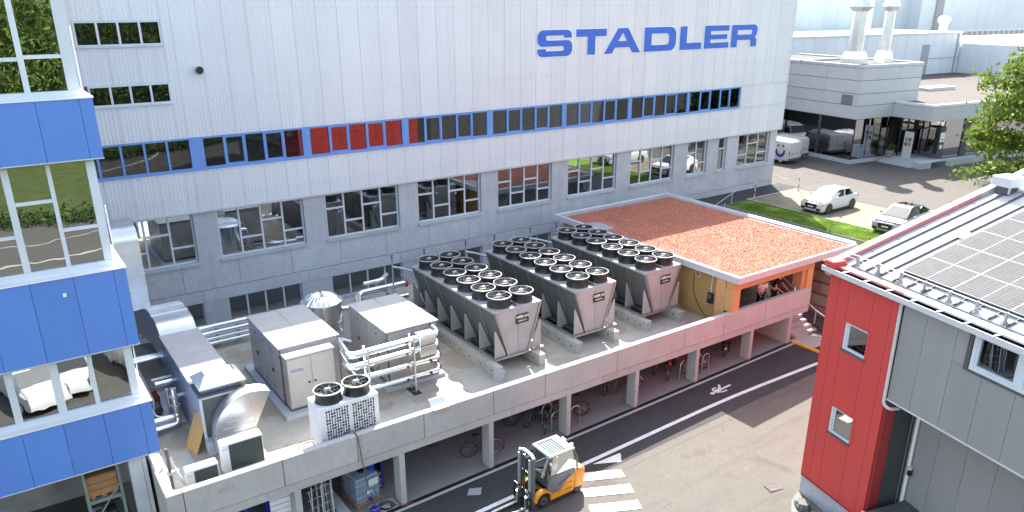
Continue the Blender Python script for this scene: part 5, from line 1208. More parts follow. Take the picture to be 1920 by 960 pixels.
def hatch(name, label, loc, rz, paint, roofmat, grp, L=4.03, Wd=1.74, Hh=1.42, wb=2.56, sleek=0):
    """front at -x; origin at front axle centre on the ground"""
    c = thing(name, label, 'car', loc, rz, grp); w = Wd / 2; f = -.78; r = L - .78
    P = [(f, .34, .50, w * .80, 0), (f + .05, .20, .66, w * .90, 0), (f + .25, .17, .76, w * .97, 0), (f + .65, .17, .84 - sleek * .03, w, .02), (f + 1.05, .17, .91 - sleek * .03, w, .04), (f + 1.9, .17, .95, w, .04), (f + 2.8, .17, .98, w, .04), (r - .55, .17, 1.0, w, .04), (r - .15, .22, .99, w * .97, .03), (r - .02, .30, .90, w * .90, .02), (r, .42, .70, w * .86, 0)]
    b = car_body(P, w, 'body', paint, c)
    A0, A1, R0, R1 = f + .98, f + 1.72, r - .75 - sleek * .3, r - .12   # windscreen foot/top, roof end, tail foot
    zb, zr = .93, Hh; wb_, wr = w * .90, w * .66
    def ring(x, z, ww): return [(x, -ww, z), (x, ww, z)]
    V = [(A0, -wb_ * .92, zb - .02), (A0, wb_ * .92, zb - .02), (A1, -wr, zr - .06), (A1, wr, zr - .06), (A1 + .35, -wr, zr), (A1 + .35, wr, zr), (R0, -wr * .97, zr - .05 - sleek * .05), (R0, wr * .97, zr - .05 - sleek * .05), (R1, -wb_ * .9, zb + .04), (R1, wb_ * .9, zb + .04), (A0 + .45, -wb_, zb), (A0 + .45, wb_, zb), (R1 - .4, -wb_, zb + .03), (R1 - .4, wb_, zb + .03)]
    part('roof', MB().add(V, [(2, 3, 5, 4), (4, 5, 7, 6), (6, 7, 9, 8), (0, 10, 4, 2), (10, 12, 6, 4), (12, 8, 6), (1, 3, 5, 11), (11, 5, 7, 13), (13, 7, 9), (0, 1, 3, 2)]), roofmat, c, 30)
    def inset(q, d, off):
        q = [Vector(p) for p in q]; cc = sum(q, Vector()) / len(q); nn = (q[1] - q[0]).cross(q[2] - q[0]).normalized()
        if nn.dot(cc - Vector(((A0 + R1) / 2, 0, .9))) < 0: nn = -nn
        return [tuple(cc + (p - cc) * d + nn * off) for p in q]
    g = lambda nm, q, d=.9: part(nm, MB().add(inset(q, d, .008), [tuple(range(len(q)))]), CARD, c)
    g('windscreen', [V[0], V[1], V[3], V[2]], .92); g('rear_window', [V[6], V[7], V[9], V[8]], .8)
    if roofmat is not paint: g('glass_roof', [V[4], V[5], V[7], V[6]], .9)
    for s in (0, 1):
        m0 = Vector(V[10 + s]).lerp(Vector(V[12 + s]), .5); m1 = Vector(V[4 + s]).lerp(Vector(V[6 + s]), .52)
        g('side_window', [Vector(V[10 + s]).lerp(Vector(V[0 + s]), .35), m0, m1, Vector(V[4 + s])], .84); g('side_window', [m0, Vector(V[12 + s]), Vector(V[6 + s]), m1], .8)
        sy = -1 if s == 0 else 1
        part('mirror', MB().bbox(A0 + .38, A0 + .52, sy * (w + .10) - .09, sy * (w + .10) + .09, .93, 1.06, .03), paint, c); part('headlight', MB().prism([(f + .02, .66), (f + .10, .60), (f + .42, .70), (f + .40, .78)], sy * (w * .93) - .045, sy * (w * .93) + .045), M_plain('headlight glass', (.10, .11, .12), .1), c)
        part('tail_light', MB().bbox(r - .12, r - .0, sy * w * .82 - .12, sy * w * .82 + .12, .78, .92, .03), REDP, c)
        for xx in (0, wb):
            part('wheel_arch', MB().cyl((xx, sy * (w - .10), .33), (xx, sy * (w + .003), .33), .38, 20), BLACK, c)
            wheel(c, xx, sy * (w - .085), .325, sy, DSTEEL if paint is CARW else STEEL)
        part('door_handle', MB().bbox(f + 2.15, f + 2.32, sy * w - .012, sy * w + .012, .84, .87, .005), paint, c); part('sill_trim', MB().box(f + 1.15, r - .85, sy * (w * .98) - .02, sy * (w * .98) + .02, .16, .25), BLACK, c)
        part('fog_intake', MB().bbox(f - .03, f + .10, sy * w * .66 - .14, sy * w * .66 + .14, .26, .42, .03), BLACK, c)
    part('grille', MB().prism([(-.46, .58), (-.36, .34), (.36, .34), (.46, .58), (.38, .66), (-.38, .66)], f - .015, f + .08, 'yz'), BLACK, c); pl = part('number_plate', MB().box(f - .03, f - .016, -.20, .20, .44, .52), WHITE, c)
    part('bonnet_line', MB().box(f + .15, f + 1.0, -w * .86, w * .86, .79, .80), paint, c); part('antenna', MB().cyl((R0 - .1, 0, zr - .06), (R0 + .1, 0, zr + .14), .008, 5), BLACK, c)
    part('plate_lower', MB().box(f + .05, f + .2, -w * .7, w * .7, .16, .22), BLACK, c); return c
ga = 'cars parked in the paved bay'
carA = hatch('parked_car', 'white hatchback parked beside the lawn, front half of its bonnet in shade', (44.75, -6.82, LZ + .01), 0, CARW, CARW, ga)
carB = hatch('parked_car', 'silver white car with black glass roof partly hidden by the metal roof', (44.05, -12.35, LZ + .01), radians(4), CARS, BLACK, ga, 4.25, 1.82, 1.5, 2.6, 1)
part('badge', MB().box(-.55, -.50, -.05, .05, .80, .805), BLACK, carB)
def van(label, loc, rz, logo):
    """rear at y=0, front toward +y"""
    v = thing('delivery_van', label, 'van', loc, rz, 'white vans in front of the office'); w = .92; L = 4.4
    def st(y, z0, z1, ww, tp): return [(-ww, y, z0), (-ww, y, 1.0), (-ww * tp, y, z1 - .1), (-ww * tp * .93, y, z1), (ww * tp * .93, y, z1), (ww * tp, y, z1 - .1), (ww, y, 1.0), (ww, y, z0)]
    ss = [st(0, .38, 1.80, w * .98, .92), st(.06, .32, 1.86, w, .92), st(2.5, .30, 1.88, w, .92), st(3.0, .30, 1.80, w, .88), st(3.55, .30, 1.10, w * .97, .9), st(4.2, .32, .92, w * .93, .9), st(L, .38, .60, w * .86, .95)]
    m = MB(); k = 8
    for s_ in ss: m.v += s_
    for i in range(len(ss) - 1): m.f += [(i * k + j, i * k + (j + 1) % k, (i + 1) * k + (j + 1) % k, (i + 1) * k + j) for j in range(k)]
    m.f += [tuple(range(k)), tuple(range((len(ss) - 1) * k, len(ss) * k))]; part('body', m, CARW, v, 35)
    for s in (-1, 1):
        part('rear_door', MB().bbox(s * .40 - .37, s * .40 + .37, -.025, .0, .52, 1.72, .02), CARW, v); part('tail_light', MB().bbox(s * .84 - .06, s * .84 + .06, -.03, .02, .75, 1.15, .02), REDP, v)
        for y in (.75, 3.55): wheel(v, s * 10, 0, .1, 1) if False else part('wheel', MB().torus((s * (w - .09), y, .32), (1, 0, 0), .235, .088, 20, 7).cyl((s * (w - .16), y, .32), (s * (w - .01), y, .32), .22, 16), RUBBER, v, 50); 
        for y in (.75, 3.55): part('wheel_cap', MB().cyl((s * (w - .01), y, .32), (s * (w + .012), y, .32), .19, 16), LGREY, v, 40)
        part('side_window', MB().add([(s * (w + .006), 2.55, 1.08), (s * (w + .006), 3.35, 1.08), (s * (w * .90), 2.98, 1.68), (s * (w * .91), 2.55, 1.70)], [(0, 1, 2, 3)]), CARD, v)
        part('bumper_corner', MB().box(s * .8 - .12, s * .8 + .12, -.05, .05, .30, .50), DGREY, v)
    for k2 in range(2): part('text_bar', MB().box(-.65, -.15, -.029, -.0255, .80 + .12 * k2, .84 + .12 * k2), M_plain('print grey', (.12, .12, .15), .5), v); part('text_bar', MB().box(.15, .55, -.029, -.0255, .82 + .12 * k2, .85 + .12 * k2), M_plain('print grey', (.12, .12, .15), .5), v)
    part('rear_bumper', MB().bbox(-.85, .85, -.06, .04, .30, .48, .02), DGREY, v); part('number_plate', MB().box(-.5, -.05, -.030, -.0255, .58, .68), LGREY, v)
    part('windscreen', MB().add([(-.74, 3.06, 1.74), (.74, 3.06, 1.74), (.78, 3.52, 1.16), (-.78, 3.52, 1.16)], [(0, 1, 2, 3)]), CARD, v, loc=(0, .02, .03))
    rr_ = part('roof_rack', MB().box(-.66, -.62, .1, 2.7, 1.92, 1.95).box(.62, .66, .1, 2.7, 1.92, 1.95), LGREY, v)
    for k2 in range(7): part('rack_bar', MB().box(-.68, .68, .15 + .4 * k2, .19 + .4 * k2, 1.95, 1.98), LGREY, rr_)
    if logo:
        X = -w - .008
        def disc(y, z, r, mat, n=20, dx=0): part('logo', MB().add([(X - dx, y + r * cos(2 * pi * i / n), z + r * sin(2 * pi * i / n)) for i in range(n)], [tuple(range(n))]), mat, v)
        oc = [(X, .85 + .48 * cos(radians(a)), 1.02 + .48 * sin(radians(a))) for a in range(160, 385, 9)]; ic = [(X, .85 + .29 * cos(radians(a)), 1.10 + .29 * sin(radians(a))) for a in range(160, 385, 9)]
        n = len(oc); part('logo', MB().add(oc + ic, [(i, i + 1, n + i + 1, n + i) for i in range(n - 1)]), LOGOB, v)
        disc(.63, 1.53, .115, LOGOL); disc(1.07, 1.53, .115, LOGOR)
    return v
van('white delivery van with blue smile logo, nearest to the hall corner', (57.15, 4.1, LZ), radians(2), True)
van('white delivery van with roof rack, second from the hall and closest to the office glass', (59.25, 4.9, LZ), radians(0), True)
van('white van behind the two others, seen only by its dark windscreen', (58.9, 14.2, LZ), radians(178), True)

# ------------------------------------------------------------------ office with mirror glass
of = thing('office_building', 'grey panelled office with mirror glass ground floor and flat gravel roofs', 'building', (60.74, 1.2, 0), radians(-8))
OP = M_plain('pale grey office panel', (.50, .525, .54), .5, 0, .03, .8, .03)
zj = [8.65, 9.75, 10.73, 11.8, 12.82]
def opan(b): part('facade_panel', MB().box(*b), OP, of)
for z0, z1 in zip(zj, zj[1:]):
    for a, b in ((0.005, 3.66), (3.68, 7.7), (7.72, 13.9)): opan((0, .08, a, b, z0 + .02, z1 - .02))
    for a, b in ((.085, 4.49), (4.51, 7.35)): opan((a, b, 0, .08, z0 + .02, z1 - .02) if z0 > 9 or a < 4 else (a, 4.6, 0, .08, z0 + .02, z1 - .02))
part('core', MB().box(.09, 7.3, .09, 14, 8.7, 12.8), DGREY, of)
part('coping', MB().box(-.04, 7.4, -.04, .25, 12.83, 13.06), OP, of); part('coping', MB().box(-.04, .25, .25, 14, 12.83, 13.058), OP, of); part('coping', MB().box(7.15, 7.4, .25, 14, 12.83, 13.058), OP, of); part('coping', MB().box(-.04, 7.4, 6.6, 6.8, 12.83, 13.1), OP, of)
part('roof_gravel', MB().box(.25, 7.15, .25, 14, 12.84, 12.92), GRAVB, of, kind='stuff')
part('louvre_grille', MB().box(-.012, .0, .60, 1.78, 9.78, 10.62), MGREY, of)
for k in range(8): part('louvre', MB().box(-.02, -.012, .62, 1.76, 9.80 + .1 * k, 9.85 + .1 * k), DGREY, of)
# glass ground floor
def gl(b): part('glass_pane', MB().box(*b), GLASSO, of)
for a, b in ((.06, 3.66), (3.95, 7.6), (7.8, 13.9)): gl((.10, .115, a, b, 5.3, 8.62))
part('glass_post', MB().box(.06, .2, 3.66, 3.95, 5.25, 8.64), DARKP, of); part('glass_post', MB().box(.04, .13, -.0, .06, 5.25, 8.64), BLACK, of)
for a, b in ((.14, 1.80), (1.86, 3.3), (3.36, 4.4)): gl((a, b, .10, .115, 5.3, 8.62))
for x in (1.83, 3.33): part('glass_frame', MB().box(x - .03, x + .03, .08, .14, 5.25, 8.64), BLACK, of)
part('glass_frame', MB().box(.13, 4.5, .07, .14, 5.25, 5.30), BLACK, of); part('glass_frame', MB().box(.07, .14, .06, 13.9, 5.25, 5.30), BLACK, of)
part('plinth', MB().box(.02, 4.4, .02, .5, 4.8, 5.25), CONC, of); part('plinth', MB().box(.02, .5, .5, 13.9, 4.8, 5.248), CONC, of)
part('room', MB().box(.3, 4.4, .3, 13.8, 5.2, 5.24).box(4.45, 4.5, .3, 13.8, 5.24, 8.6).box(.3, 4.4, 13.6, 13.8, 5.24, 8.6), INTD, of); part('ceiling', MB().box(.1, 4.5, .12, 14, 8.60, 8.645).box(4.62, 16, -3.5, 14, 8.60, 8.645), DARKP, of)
# low wing
for a, b in ((-3.7, -.01),): opan((4.5, 4.58, a, b, 8.66, 9.80))
for a, b in ((4.585, 8.2), (8.22, 12), (12.02, 16), (16.02, 20)): opan((a, b, -3.7, -3.62, 8.66, 9.80))
part('coping', MB().box(4.44, 20, -3.76, -3.5, 9.81, 10.0), WHITE, of); part('coping', MB().box(4.44, 4.7, -3.49, -.04, 9.81, 9.998), WHITE, of)
part('roof_gravel', MB().box(4.7, 36, -3.5, 16.5, 9.70, 9.84), GRAVB, of, kind='stuff'); part('core', MB().box(4.6, 36, -3.5, 16.5, 8.66, 9.69), DGREY, of)
part('roof_light', MB().bbox(14.5, 18.5, 4.2, 5.6, 9.84, 10.15, .03), LGREY, of); part('roof_pipe', MB().box(9.2, 9.5, 1.6, 1.9, 9.84, 10.1), BLACK, of)
for a, b in ((6.6, 9.0), (9.9, 12.3), (12.36, 15), (15.06, 20)): gl((a, b, -3.58, -3.565, 5.45, 8.64))
part('glass_post', MB().box(9.05, 9.85, -3.66, -3.5, 5.42, 8.655), DARKP, of); part('glass_frame', MB().box(6.5, 20, -3.6, -3.52, 5.38, 5.45), BLACK, of)
part('plinth', MB().box(4.6, 20, -4.35, -3.5, 4.8, 5.38), CONC, of)
for a, b in ((4.62, 5.4), (5.46, 6.4)): gl((a, b, -.9, -.885, 7.6, 8.6))
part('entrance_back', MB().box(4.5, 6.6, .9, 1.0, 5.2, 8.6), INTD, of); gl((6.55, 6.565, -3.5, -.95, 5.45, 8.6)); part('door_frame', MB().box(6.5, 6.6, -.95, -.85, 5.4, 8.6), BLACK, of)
for x in (4.7, 5.55, 6.35): part('door_frame', MB().box(x - .05, x + .05, -.95, -.86, 5.4, 8.6), BLACK, of)
part('door_frame', MB().box(4.7, 6.4, -.94, -.87, 7.5, 7.6), BLACK, of); part('landing', MB().box(4.3, 6.6, -3.5, .0, 4.8, 5.40), CONC, of)
for k in range(4): part('step', MB().bbox(3.1 + .30 * k, 4.32, -3.6, -.3, 4.8, 5.02 + .125 * k, .01), CONC, of)
part('step_cheek', MB().bbox(3.3, 6.5, -4.35, -3.62, 4.8, 5.43, .015), CONC, of)
ofT = lambda x, y, z: tuple(of_m @ Vector((x, y, z)))
of_m = Matrix.Translation((60.74, 1.2, 0)) @ Matrix.Rotation(radians(-8), 4, 'Z')
t = thing('entrance_sign', 'white sign board with round symbol on the glass right of the office entrance', 'sign', ofT(6.6, -3.75, 5.5), radians(-8)); part('board', MB().box(-.62, -.05, .0, .03, 1.35, 2.15), WHITE, t); part('disc', MB().cyl((-.35, -.005, .95), (-.35, .02, .95), .19, 18), WHITE, t)
part('post', MB().box(-.70, .02, .031, .05, .0, 2.6), DARKP, t); part('print', MB().box(-.52, -.12, -.004, -.0005, 1.55, 1.60), BLACK, t); part('print', MB().box(-.52, -.22, -.004, -.0005, 1.45, 1.47), BLACK, t)
t = thing('info_stele', 'white information stele with menu pictures beside the office door', 'sign', ofT(4.55, -1.9, 5.4), radians(-8)); part('board', MB().bbox(-.04, .04, -.42, .42, 0, 2.2, .01), LGREY, t)
for k in range(2):
    for j in range(2): part('picture', MB().box(-.046, -.041, -.3 + .34 * k, -.04 + .34 * k, 1.0 + .4 * j, 1.3 + .4 * j), IM[0] if (k + j) % 2 else M_plain('picture green', (.25, .3, .1), .5), t)
t = thing('planter', 'round wicker planter with shrub at the top of the entrance steps', 'planter', ofT(4.0, -.7, 5.38)); part('pot', MB().lathe([(.30, 0), (.38, .55), (.34, .55), (.3, .45)], n=16), STONE, t, 40)
def leafballs(n, f, s, seed):
    g = random.Random(seed); m = MB()
    for _ in range(n):
        p, sz = f(g); p = Vector(p); a = Vector((g.gauss(0, 1), g.gauss(0, 1), g.gauss(0, .6))).normalized(); b = a.orthogonal().normalized(); cc = a.cross(b); q = g.uniform(0, 6.28); u = (b * cos(q) + cc * sin(q)) * s * sz; v = (cc * cos(q) - b * sin(q)) * s * sz * .6
        o = len(m.v); m.v += [tuple(p - u), tuple(p + v), tuple(p + u), tuple(p - v)]; m.f.append((o, o + 1, o + 2, o + 3))
    return m
part('shrub', leafballs(260, lambda g: ((g.gauss(0, .16), g.gauss(0, .16), .75 + g.gauss(0, .14)), g.uniform(.6, 1.3)), .09, 2), LEAFD, t)
CHM = M_metal('chimney sheet', (.74, .75, .75), .42, .08)
for i, (x, y, r, lab) in enumerate(((2.25, 3.0, .62, 'wider sheet metal chimney with flared cap on the office roof'), (5.05, 2.3, .43, 'slimmer sheet metal chimney with pointed cap on the office roof'))):
    t = thing('chimney', lab, 'chimney', ofT(x, y, 12.92), radians(-8), 'chimneys on the office roof'); k = r / .62
    part('base', MB().box(-.78 * k, .78 * k, -.78 * k, .78 * k, 0, .42), CHM, t)
    part('skirt', MB().add([(sx * .78 * k, sy * .78 * k, .42) for sx, sy in ((-1, -1), (1, -1), (1, 1), (-1, 1))] + [(sx * r * .95, sy * r * .95, 1.05) for sx, sy in ((-1, -1), (1, -1), (1, 1), (-1, 1))], [(0, 1, 5, 4), (1, 2, 6, 5), (2, 3, 7, 6), (3, 0, 4, 7)]), CHM, t)
    for q in range(4): part('shaft_section', MB().lathe([(r, 1.05 + .80 * q), (r, 1.05 + .80 * (q + 1) - .02), (r * .98, 1.05 + .80 * (q + 1))], n=8), CHM, t)
    part('cap_funnel', MB().lathe([(r, 4.25), (r * 1.62, 4.62), (r * 1.6, 4.66)], n=8), CHM, t); part('cap_hood', MB().lathe([(r * 1.6, 4.66), (r * 1.0, 5.2 + (0 if i == 0 else .25)), (0, 5.2 + (0 if i == 0 else .25))], n=8), CHM, t)
# ------------------------------------------------------------------ halls far behind
def hallbox(name, label, x0, x1, y0, y1, z0, z1, wallm, roofm, pitch=2.4):
    h = thing(name, label, 'building', (60.74, 1.2, 0), radians(-8)); x = x0
    while x < x1 - .05: part('wall_panel', MB().box(x + .012, min(x + pitch, x1) - .012, y0, y0 + .1, z0, z1), wallm, h); x += pitch
    part('core', MB().box(x0, x1 - .01, y0 + .1, y1, z0, z1 - .05), DGREY, h); part('end_wall', MB().box(x1 - .01, x1 + .05, y0 + .02, y1, z0, z1), wallm, h); part('end_wall', MB().box(x0 - .05, x0, y0 + .02, y1, z0, z1), wallm, h)
    part('roof', MB().box(x0 - .05, x1 + .12, y0 - .12, y1, z1, z1 + .12), roofm, h); return h
RFW = M_plain('white flat roof', (.72, .71, .68), .6, 0, .04, .2)
h1 = hallbox('storage_hall', 'low pale hall with white flat roof behind the office chimneys', -12, 36, 16.5, 30, 9.6, 14.4, CLAD, RFW, 1.6)
part('door', MB().box(29.3, 30.6, 16.46, 16.5, 9.9, 13.2), MGREY, h1); part('ledge', MB().box(30.7, 36, 16.44, 16.49, 11.6, 11.66), MGREY, h1); part('downpipe', MB().box(35.3, 35.5, 16.40, 16.49, 9.6, 14.3), MGREY, h1)
h2 = hallbox('assembly_hall', 'tall pale hall at the upper edge, left of the chimney cap', -30, 36.6, 30.05, 60, 5, 20, CLAD2, RFW)
h3 = hallbox('assembly_hall', 'tall pale hall in the background between the chimneys and the bluish hall', 36.8, 62, 44, 70, 5, 20, CLAD2, RFW)
h4 = hallbox('assembly_hall', 'bluish hall with a long window strip at the upper right edge', 62.1, 120, 42, 80, 5, 20, CLAD, RFW)
part('window_strip', MB().box(70, 120, 41.93, 41.99, 11.3, 13.3), WHITE, h4)
for k in range(34): part('window_pane', MB().box(70.3 + 1.45 * k, 71.4 + 1.45 * k, 41.9, 41.925, 11.5, 13.1), GLASSO, h4)
part('pipe_duct', MB().box(65.5, 67.2, 41.7, 41.99, 8, 20), MGREY, h4)
h5 = hallbox('grey_annex', 'low grey annex wall right of the white roofed hall', 36.3, 80, 6.0, 29, 9.2, 13.1, CLAD, RFW, 3)
t = thing('roof_cowl', 'small white ventilator on the corner of the white flat roof', 'vent', ofT(34.4, 18, 14.5), 0); part('pipe', MB().lathe([(.45, 0), (.45, .9), (.7, 1.2), (.7, 1.5), (.4, 1.8), (0, 1.85)], n=14), WHITE, t, 40)
# ------------------------------------------------------------------ tree at the right edge
def tree(name, label, loc, seed, R=5.2, z0=2.2, z1=10.2, nleaf=9000, leaf=LEAF, ls=.17):
    t = thing(name, label, 'tree', loc); g = random.Random(seed); tips = []
    part('trunk', MB().tube([(0, 0, 0), (.1, .05, 2), (.05, .1, 4.5), (.0, .0, 7.5), (0, 0, z1 - .7)], [.26, .22, .17, .10, .04], 9), BARK, t, 60)
    lm = MB(); clumps = []
    for k in range(26):
        f = k / 25; zb = 1.9 + (z1 - 3.2) * f; az = k * 2.4 + g.uniform(-.4, .4); rr_ = R * (1 - .62 * f ** 1.6) * g.uniform(.75, 1.1)
        p = [Vector((0, 0, zb))]; 
        for s in (1, 2, 3, 4): q = s / 4; p.append(Vector((rr_ * q * cos(az + .25 * q), rr_ * q * sin(az + .25 * q), zb + 1.3 * q - 1.5 * q * q + g.uniform(-.15, .15))))
        lm.tube(p, [.09 * (1 - .6 * f), .07 * (1 - .6 * f), .05, .03, .012], 5)
        for s in range(9):
            q = .28 + .75 * s / 8; i = min(3, int(q * 4)); pt = p[i].lerp(p[i + 1], min(1, q * 4 - i)); sp = .5 + .25 * g.random()
            for _ in range(2): clumps.append((pt + Vector((g.gauss(0, sp), g.gauss(0, sp), g.gauss(-.12, .28))), .30 + .3 * g.random()))
    part('limbs', lm, BARK, t, 60)
    def f(g):
        c, s = clumps[g.randrange(len(clumps))]; return (c.x + g.gauss(0, s), c.y + g.gauss(0, s), c.z + g.gauss(0, s * .45)), g.uniform(.6, 1.4)
    part('crown', leafballs(nleaf, f, ls, seed), leaf, t); return t
tree('roadside_tree', 'bright green leafy tree reaching in at the right edge before the office', (62.2, -13.4, LZ), 4, 7.0, z1=11.2, nleaf=26000)
# wood and vans behind the camera: seen mirrored in the tower glass
g = random.Random(9)
def wp(g):
    x = g.uniform(-120, 120); y = g.uniform(-190, -95); b = 6 * mnoise.noise(Vector((x * .08, y * .08, 0))); return (x, y, 2 + g.random() ** .7 * (22 + b)), g.uniform(.5, 1.5)
def wp2(g):
    x = g.uniform(-28, 50); y = g.uniform(-150, -92); b = 6 * mnoise.noise(Vector((x * .08, y * .08, 0))); z = 2 + g.random() ** .8 * (21 + b)
    return (x + g.gauss(0, .3), y, z), g.uniform(.5, 1.5)
wd = part('wood', leafballs(40000, wp, .8, 21), LEAFD); wd['kind'] = 'stuff'
wd = part('wood', leafballs(150000, wp2, .20, 22), LEAF); wd['kind'] = 'stuff'
struct('wooded_slope', MB().quad((-300, -130, 2), (300, -130, 2), (300, -195, 26), (-300, -195, 26)), M_ground('wood floor', (.04, .07, .015), (.08, .12, .03), wear=False))
def wp3(g):
    a = g.uniform(-60, 60); return (a, -61 + 3 * sin(a * .11) + g.gauss(0, .6), GZ(a) + abs(g.gauss(.5, .45))), g.uniform(.5, 1.5)
hd = part('hedge', leafballs(14000, wp3, .16, 23), LEAFD); hd['kind'] = 'stuff'
for k, (x, y, r) in enumerate(((1.3, -28.7, 4), (-1.05, -28.0, -16), (3.7, -28.3, -14))):
    van(('white van parked outside the tower, mirrored in the low tower window', 'second white van outside the tower, mirrored beside the first', 'third white van outside the tower at the far left of the mirrored row')[k], (x, y - 2.2, GZ(x)), radians(r), False)
bs = thing('shrub', 'low shrub outside the tower mirrored in its lowest window', 'plant', (4.2, -28.6, GZ(4))); part('foliage', leafballs(500, lambda g: ((g.gauss(0, .4), g.gauss(0, .4), .35 + g.gauss(0, .2)), g.uniform(.6, 1.3)), .16, 5), LEAFD, bs); part('stem', MB().cyl((0, 0, 0), (0, 0, .5), .04, 6), BARK, bs)
# ------------------------------------------------------------------ bicycles and hoops
def bike(name='bicycle', frame_mat=DGREY, extras=None, label='', loc=(0, 0, 0), rz=0, lean=.0, R=.335):
    """rear wheel contact at origin, front wheel at +x"""
    b = thing(name, label, 'bicycle', loc, rz, 'bicycles parked under the deck'); wb = 1.05
    Mt = Matrix.Rotation(lean, 4, 'X')
    def P(nm, mb, mat, par=b, sm=None):
        mb.v = [tuple(Mt @ Vector(v)) for v in mb.v]; return part(nm, mb, mat, par, sm)
    for nm, x in (('rear_wheel', 0), ('front_wheel', wb)):
        w = P(nm, MB().torus((x, 0, R), (0, 1, 0), R - .02, .021, 28, 6), RUBBER, b, 60)
        P('rim', MB().torus((x, 0, R), (0, 1, 0), R - .05, .011, 24, 5), STEEL if nm[0] == 'f' else DSTEEL, w)
        m = MB().cyl((x, -.04, R), (x, .04, R), .025, 8)
        for k in range(12): a = k * pi / 6; m.tube([(x + .02 * cos(a), .02 * (-1) ** k, R + .02 * sin(a)), (x + (R - .05) * cos(a), 0, R + (R - .05) * sin(a))], .0035, 3)
        P('spokes', m, STEEL, w)
    bb = (.44, 0, .29); st = (.30, 0, .80); hd = (.84, 0, .86); hb = (.88, 0, .70); rd = (0, 0, R)
    m = MB().tube([bb, st], .022, 6).tube([st, hd], .022, 6).tube([bb, hb], .026, 6).tube([hd, hb], .024, 6)
    for s in (-.05, .05): m.tube([(bb[0], s * .5, bb[2]), (0, s, R)], .012, 5).tube([(st[0], s * .4, st[2] - .03), (0, s, R)], .011, 5)
    P('frame', m, frame_mat, b, 60)
    m = MB()
    for s in (-.05, .05): m.tube([(.885, s * .8, .68), (.93, s, .5), (wb, s, R)], .014, 5)
    P('fork', m, frame_mat, b, 60)
    h = P('handlebar', MB().tube([hd, (.82, 0, .96)], .016, 6).tube([(.74, -.30, 1.02), (.84, -.15, .98), (.86, 0, .97), (.84, .15, .98), (.74, .30, 1.02)], .013, 6), BLACK, b, 60)
    P('saddle', MB().tube([st, (.27, 0, .93)], .014, 6).prism([(.13, -.09), (.13, .09), (.30, .04), (.42, .02), (.42, -.02), (.30, -.04)], .93, .975, 'xy'), BLACK, b)
    P('crank', MB().torus((.44, -.05, .29), (0, 1, 0), .09, .008, 16, 4).tube([(.44, -.06, .29), (.56, -.06, .17)], .012, 5).tube([(.44, .06, .29), (.32, .06, .41)], .012, 5).box(.51, .61, -.15, -.07, .155, .18).box(.27, .37, .07, .15, .40, .425), DSTEEL)
    if extras == 'bags':
        for s in (-1, 1): P('pannier', MB().bbox(-.20, .16, min(s * .07, s * .20), max(s * .07, s * .20), .36, .72, .03), BLACK)
        P('carrier', MB().box(-.25, .2, -.07, .07, .72, .74), DSTEEL); P('reflector', MB().bbox(-.36, -.33, -.05, .05, .50, .62, .01), YELLOW)
    if extras == 'guard':
        for x in (0, wb):
            ar = [(x + (R + .03) * cos(radians(a)), 0, R + (R + .03) * sin(radians(a))) for a in range(20, 181, 20)]
            P('mudguard', MB().tube(ar, .022, 5), LGREY if x else DGREY)
        P('carrier', MB().box(-.25, .2, -.06, .06, .70, .715), STEEL)
    return b
SILV = M_plain('silver bicycle paint', (.55, .56, .57), .3); DBL = M_plain('dark blue bicycle paint', (.03, .05, .12), .35)
def bk(x, y, deg, mat, ex, label, lean=.06): return bike('bicycle', mat, ex, label, (x, y, GZ(x) + .006), radians(deg), lean)
bk(12.62, -14.80, -18, DGREY, None, 'dark racing bicycle half hidden by the second column from the forklift mast', .05)
bk(11.95, -13.35, 10, SILV, None, 'pale rimmed bicycle deep under the deck behind the dark racing bicycle', .03)
bk(15.10, -13.95, 150, DBL, 'guard', 'dark bicycle at the rear of the group behind the forklift', .05)
bk(15.62, -14.48, 12, DBL, 'guard', 'blue black bicycle with mudguards in the group behind the forklift', .05)
bk(15.86, -15.22, 52, DGREY, None, 'grey bicycle turned askew between the two hoops behind the forklift', .08)
bk(16.25, -14.2, 40, REDB, None, 'bicycle with red frame deep in the group behind the forklift', .05)
bk(17.86, -15.05, 158, DGREY, None, 'black bicycle with raised saddle right of the column behind the forklift', .05)
bk(17.2, -14.2, 165, DBL, None, 'dark bicycle mostly hidden behind the column by the forklift', .05)
bk(19.72, -14.32, 60, DGREY, None, 'thin dark bicycle left of the fourth column, front wheel turned away', .04)
bk(20.05, -14.52, -12, DGREY, 'guard', 'dark bicycle with pale front mudguard reaching behind the fourth column', .04)
bk(22.75, -14.30, 35, REDB, 'guard', 'red bicycle with carrier, left one of the red pair', .04)
bk(22.78, -15.02, 48, REDB, None, 'bright red bicycle beside the hoop left of the fifth column', .08)
bk(23.5, -14.5, 30, DGREY, 'bags', 'dark bicycle with bags behind the fifth column', .04)
bk(24.90, -15.25, 170, SILV, None, 'bicycle with white fork leaning at the hoop right of the fifth column', .05)
bk(26.55, -14.98, 40, SILV, 'bags', 'silver electric bicycle with black panniers and yellow reflector near the last column', .04)
def hoop(x, y, rz, label):
    t = thing('bike_hoop', label, 'bike stand', (x, y, GZ(x)), rz, 'bike hoops under the deck')
    part('tube', MB().tube([(-.24, 0, 0), (-.24, 0, .62), (-.22, 0, .74), (-.12, 0, .84), (0, 0, .86), (.12, 0, .84), (.22, 0, .74), (.24, 0, .62), (.24, 0, 0)], .028, 8), STEEL, t, 60)
    for s in (-.24, .24): part('foot', MB().cyl((s, 0, 0), (s, 0, .012), .07, 10), STEEL, t)
hoop(16.45, -14.55, .12, 'rear bike hoop of the two behind the forklift'); hoop(16.35, -15.28, .12, 'front bike hoop of the two behind the forklift')
